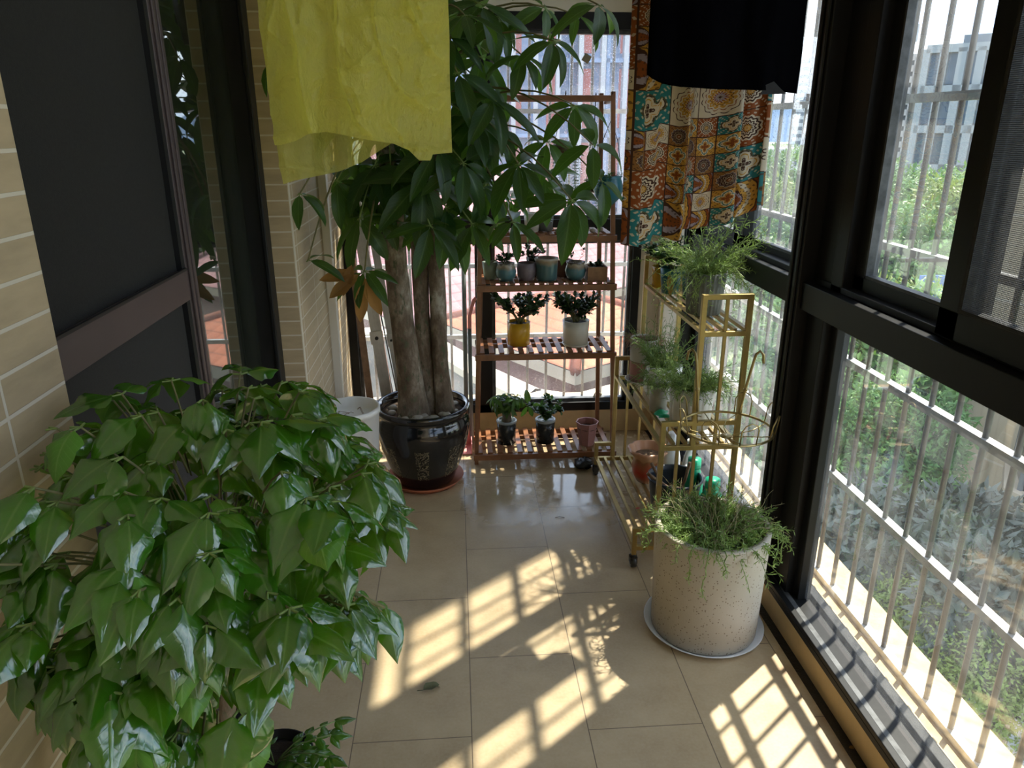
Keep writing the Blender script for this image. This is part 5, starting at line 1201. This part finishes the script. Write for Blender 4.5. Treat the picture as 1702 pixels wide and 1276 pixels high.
# tower crane
p = atd(1492, 120, 112); t = thing('tower_crane', 'orange tower crane above the unfinished white tower', 'crane', (p.x, p.y, GZ0)); b = B(); hz = atd(1492, 34, 112).z - GZ0; wd = .8
for (sx_, sy_) in ((-1, -1), (-1, 1), (1, -1), (1, 1)): b.bar((sx_ * wd, sy_ * wd, 0), (sx_ * wd, sy_ * wd, hz), .28, .28)
k = 0; z = 0
while z < hz - 2:
    for (sx_, sy_, ex, ey) in ((-1, -1, 1, -1), (1, -1, 1, 1), (1, 1, -1, 1), (-1, 1, -1, -1)): b.bar((sx_ * wd, sy_ * wd, z), (ex * wd, ey * wd, z + 2), .16, .16)
    z += 2
b.build('mast', 'crane', t); b = B(); q = atd(1535, -12, 112) - V((p.x, p.y, GZ0)); a0 = V((0, 0, hz)); b.bar(a0, q, .5, .5); b.bar(a0 + V((0, 0, 2)), q, .25, .25)
for i in range(10): b.bar(a0.lerp(q, i / 10), (a0 + V((0, 0, 2))).lerp(q, (i + .5) / 10), .2, .2)
b.build('jib', 'crane', t); b = B(); b.box((-1.6, -1.2, hz - 2.5), (1.2, 1.2, hz - .5)); b.build('cab', 'bwhite', t); B().bar(a0, a0 - (q - a0).normalized() * 7, .6, .6).build('counter_jib', 'crane', t)

# beige apartments with bay windows on the right
A = atd(1597, 700, 17.5); ax_ = V((.3, -.95, 0)).normalized(); Bq = A + ax_ * 10
t, Wd, s_, dy = facade('apartment_building', 'beige ribbed apartment building with bay windows at the right edge', A, Bq, GZ0, 13.0, 9, 'bbeige', 1, 1, 'dimglass', .0001, .0001)
for o in list(t.children):
    if o.name.startswith('window'): bpy.data.objects.remove(o)
n = N('ribbed_beige_tiles'); v_ = n.coord('Object'); x_, y_, z_ = n.sep(v_); rb = n.math('FRACT', n.math('MULTIPLY', x_, 5.5)); jl = n.math('LESS_THAN', n.math('FRACT', n.math('DIVIDE', z_, 1.55)), .03)
cc = n.mix(n.rng(rb, .0, .25, .28, 0), (.52, .42, .29), (.33, .26, .18)); cc = n.mix(n.math('MULTIPLY', jl, .5), cc, (.66, .60, .50)); n.pbr(cc, .85, 0, n.bump(rb, .2, .02))
for o in t.children:
    if o.name.startswith('wall'): o.data.materials.clear(); o.data.materials.append(n.m)
zsill = atd(1640, 770, 17).z - GZ0; FH = 3.0
e = s_
for k in range(-2, 5):
    z0 = zsill + FH * k
    for xb in (1.15, 5.6):
        bw, dp, ch = 3.4, 1.0, .8
        def octo(x0, x1, d_, c_): return [(x0, 0), (x0 + c_, e * d_), (x1 - c_, e * d_), (x1, 0)]
        def prism(b, pl, za, zb_):
            n_ = len(pl); vs = [(x, y, za) for x, y in pl] + [(x, y, zb_) for x, y in pl]; b.add(vs, [tuple(range(n_)), tuple(range(2 * n_ - 1, n_ - 1, -1))] + [(i, (i + 1) % n_, (i + 1) % n_ + n_, i + n_) for i in range(n_)])
        m_ = B(); prism(m_, octo(xb - .12, xb + bw + .12, dp + .14, ch), z0 - .12, z0 + .10); prism(m_, octo(xb, xb + bw, dp, ch), z0 - .62, z0 - .12); prism(m_, octo(xb - .18, xb + bw + .18, dp + .2, ch), z0 - .86, z0 - .62); prism(m_, octo(xb, xb + bw, dp, ch), z0 - 1.0, z0 - .86)
        bay = m_.build('bay_sill', 'btrim', t)
        g = B(); prism(g, octo(xb + .06, xb + bw - .06, dp - .06, ch), z0 + .10, z0 + 2.0); wn = g.build('bay_window', 'dimglass', bay)
        if k < 1:
            c_ = B().grid(lambda u, v: (xb + 1.0 + 1.5 * u, e * (dp - .02 + .03 * sin(40 * u)), z0 + .2 + 1.7 * v), 40, 1); c_.build('curtain', 'curtain', bay)
        f_ = B()
        for (x, y) in octo(xb + .05, xb + bw - .05, dp - .04, ch) + [(xb + bw * .5, e * (dp - .04))]: f_.bar((x, y, z0 + .1), (x, y, z0 + 2.0), .07, .07)
        f_.build('window_bars', 'bgrey', bay)

# red and blue glass tower ahead, tiled houses, garden wall
A = atd(470, 230, 44); Bq = atd(1120, 230, 44); A.z = Bq.z = 0
zb = atd(800, 372, 44).z
t, Wd, s_, dy = facade('glass_tower', 'tall red and blue striped building beyond the far wet window', A, Bq, GZ0, 16, 12, 'bblue', 11, 8, 'bred', .30, .80, 'bblue', .2)
b = B()
for i in range(18): x = Wd * (i + .5) / 18; b.box((x - .12, 0, 0), (x + .12, s_ * .7, 30))
b.build('mullions', 'bwhite', t)
# pale terrace wall below it
A = onz(300, 436, -5.2); Bq = onz(1060, 424, -5.2); b = B(); L_ = (Bq - A).length; t = thing('boundary_wall', 'pale pink boundary wall between the tiled roofs and the tall building', 'wall', V((A.x, A.y, GZ0)), atan2(Bq.y - A.y, Bq.x - A.x))
b.box((0, 0, 0), (L_, .3, -5.2 - GZ0 + 1.2)); b.build('wall', 'btrim', t); b = B(); b.box((0, -.08, -5.2 - GZ0 + 1.2), (L_, .38, -5.2 - GZ0 + 1.35)); b.build('coping', 'bwhite', t)
def house(label, corner, a1, l1, l2, pitch, over, roofm, wallm):
    """a1: unit direction of the eave running away to the right; the other runs away to the left"""
    c = V(corner); a1 = V(a1).normalized(); a2 = V((-a1.y, a1.x, 0)); t = thing('tiled_house', label, 'house', V((c.x, c.y, GZ0)))
    z = c.z - GZ0; o1, o2 = a1 * l1, a2 * l2; h = min(l1, l2) / 2 * pitch; hw = min(l1, l2) / 2
    P = [V((0, 0, z)), V((0, 0, z)) + o1, V((0, 0, z)) + o1 + o2, V((0, 0, z)) + o2]
    if l1 >= l2: r1 = a1 * hw + a2 * hw + V((0, 0, z + h)); r2 = a1 * (l1 - hw) + a2 * hw + V((0, 0, z + h)); faces = [(P[0], P[1], r2, r1), (P[1], P[2], r2, None), (P[2], P[3], r1, r2), (P[3], P[0], r1, None)]
    else: r1 = a1 * hw + a2 * hw + V((0, 0, z + h)); r2 = a1 * hw + a2 * (l2 - hw) + V((0, 0, z + h)); faces = [(P[0], P[1], r1, None), (P[1], P[2], r2, r1), (P[2], P[3], r2, None), (P[3], P[0], r1, r2)]
    b = B()
    for (a, c2, d2, e2) in faces:
        pts = [a, c2, d2] + ([e2] if e2 is not None else []); ex = (c2 - a).normalized(); nn = ex.cross(d2 - a).normalized(); ey = nn.cross(ex)
        b.add(pts, [tuple(range(len(pts)))], [((p - a).dot(ex) * 2.2, (p - a).dot(ey) * 2.2) for p in pts])
    b.build('roof', roofm, t); b = B()
    for q in ((P[0], r1), (P[1], r2 if l1 >= l2 else r1), (P[2], r2), (P[3], r1 if l1 >= l2 else r2), (r1, r2)): b.tube([q[0], q[1]], .12, 6)
    b.build('ridge_tiles', roofm, t)
    b = B(); i_ = over; q0 = (a1 + a2) * i_; q1 = o1 - a1 * i_ + a2 * i_; q2 = o1 + o2 - (a1 + a2) * i_; q3 = o2 - a2 * i_ + a1 * i_; lo = V((0, 0, 0)); hi = V((0, 0, z + .05))
    b.add([q0, q1, q2, q3, q0 + hi, q1 + hi, q2 + hi, q3 + hi], [(0, 1, 5, 4), (1, 2, 6, 5), (2, 3, 7, 6), (3, 0, 4, 7)]); b.build('wall', wallm, t)
    b = B(); b.add([P[0] - V((0, 0, .02)), P[1] - V((0, 0, .02)), P[2] - V((0, 0, .02)), P[3] - V((0, 0, .02)), P[0] - V((0, 0, .3)), P[1] - V((0, 0, .3)), P[2] - V((0, 0, .3)), P[3] - V((0, 0, .3))], [(0, 1, 5, 4), (1, 2, 6, 5), (2, 3, 7, 6), (3, 0, 4, 7), (4, 5, 6, 7)]); b.build('eaves', 'btrim', t)
    return t
zA = atd(690, 545, 21).z
pa, pb = onz(690, 545, zA), onz(1033, 478, zA)
house('house with pink tiled roof behind the money tree trunks and rack', pa, pb - pa, (pb - pa).length * 1.6, 14, .62, .7, 'roof1', 'wallr')
zB = atd(956, 618, 15.5).z
pa, pb = onz(956, 618, zB), onz(1033, 598, zB)
house('lower house with orange tiled roof seen through the rack shelves', pa, (pb - pa) * 1.0, 5.0, 5.5, .36, .4, 'roof2', 'wallr')
# curved garden wall and paved yard below
b = B(); pts = [onz(x_, y_, -2.8) for x_, y_ in ((560, 560), (640, 552), (720, 575), (800, 622), (880, 660), (960, 672), (1040, 650), (1120, 610))]
t = thing('garden_wall', 'weathered curving garden wall low beyond the far window', 'wall', V((pts[0].x, pts[0].y, GZ0))); 
for p, q in zip(pts, pts[1:]): b.bar(V((p.x, p.y, (-2.8 + GZ0) / 2)), V((q.x, q.y, (-2.8 + GZ0) / 2)), .4, (-2.8 - GZ0), up=(0, 0, 1))
wp(b, 'wall', 'stonewall', t); b = B()
for p, q in zip(pts, pts[1:]): b.bar(p, q, .55, .14)
wp(b, 'coping', 'btrim', t)
struct('yard', B().grid(lambda u, v: (-14 + 30 * u, 4 + 34 * v, GZ0 + .04), 1, 1, sm=False), plain('yard_paving', (.22, .19, .18), .9, 0, .25, .8))
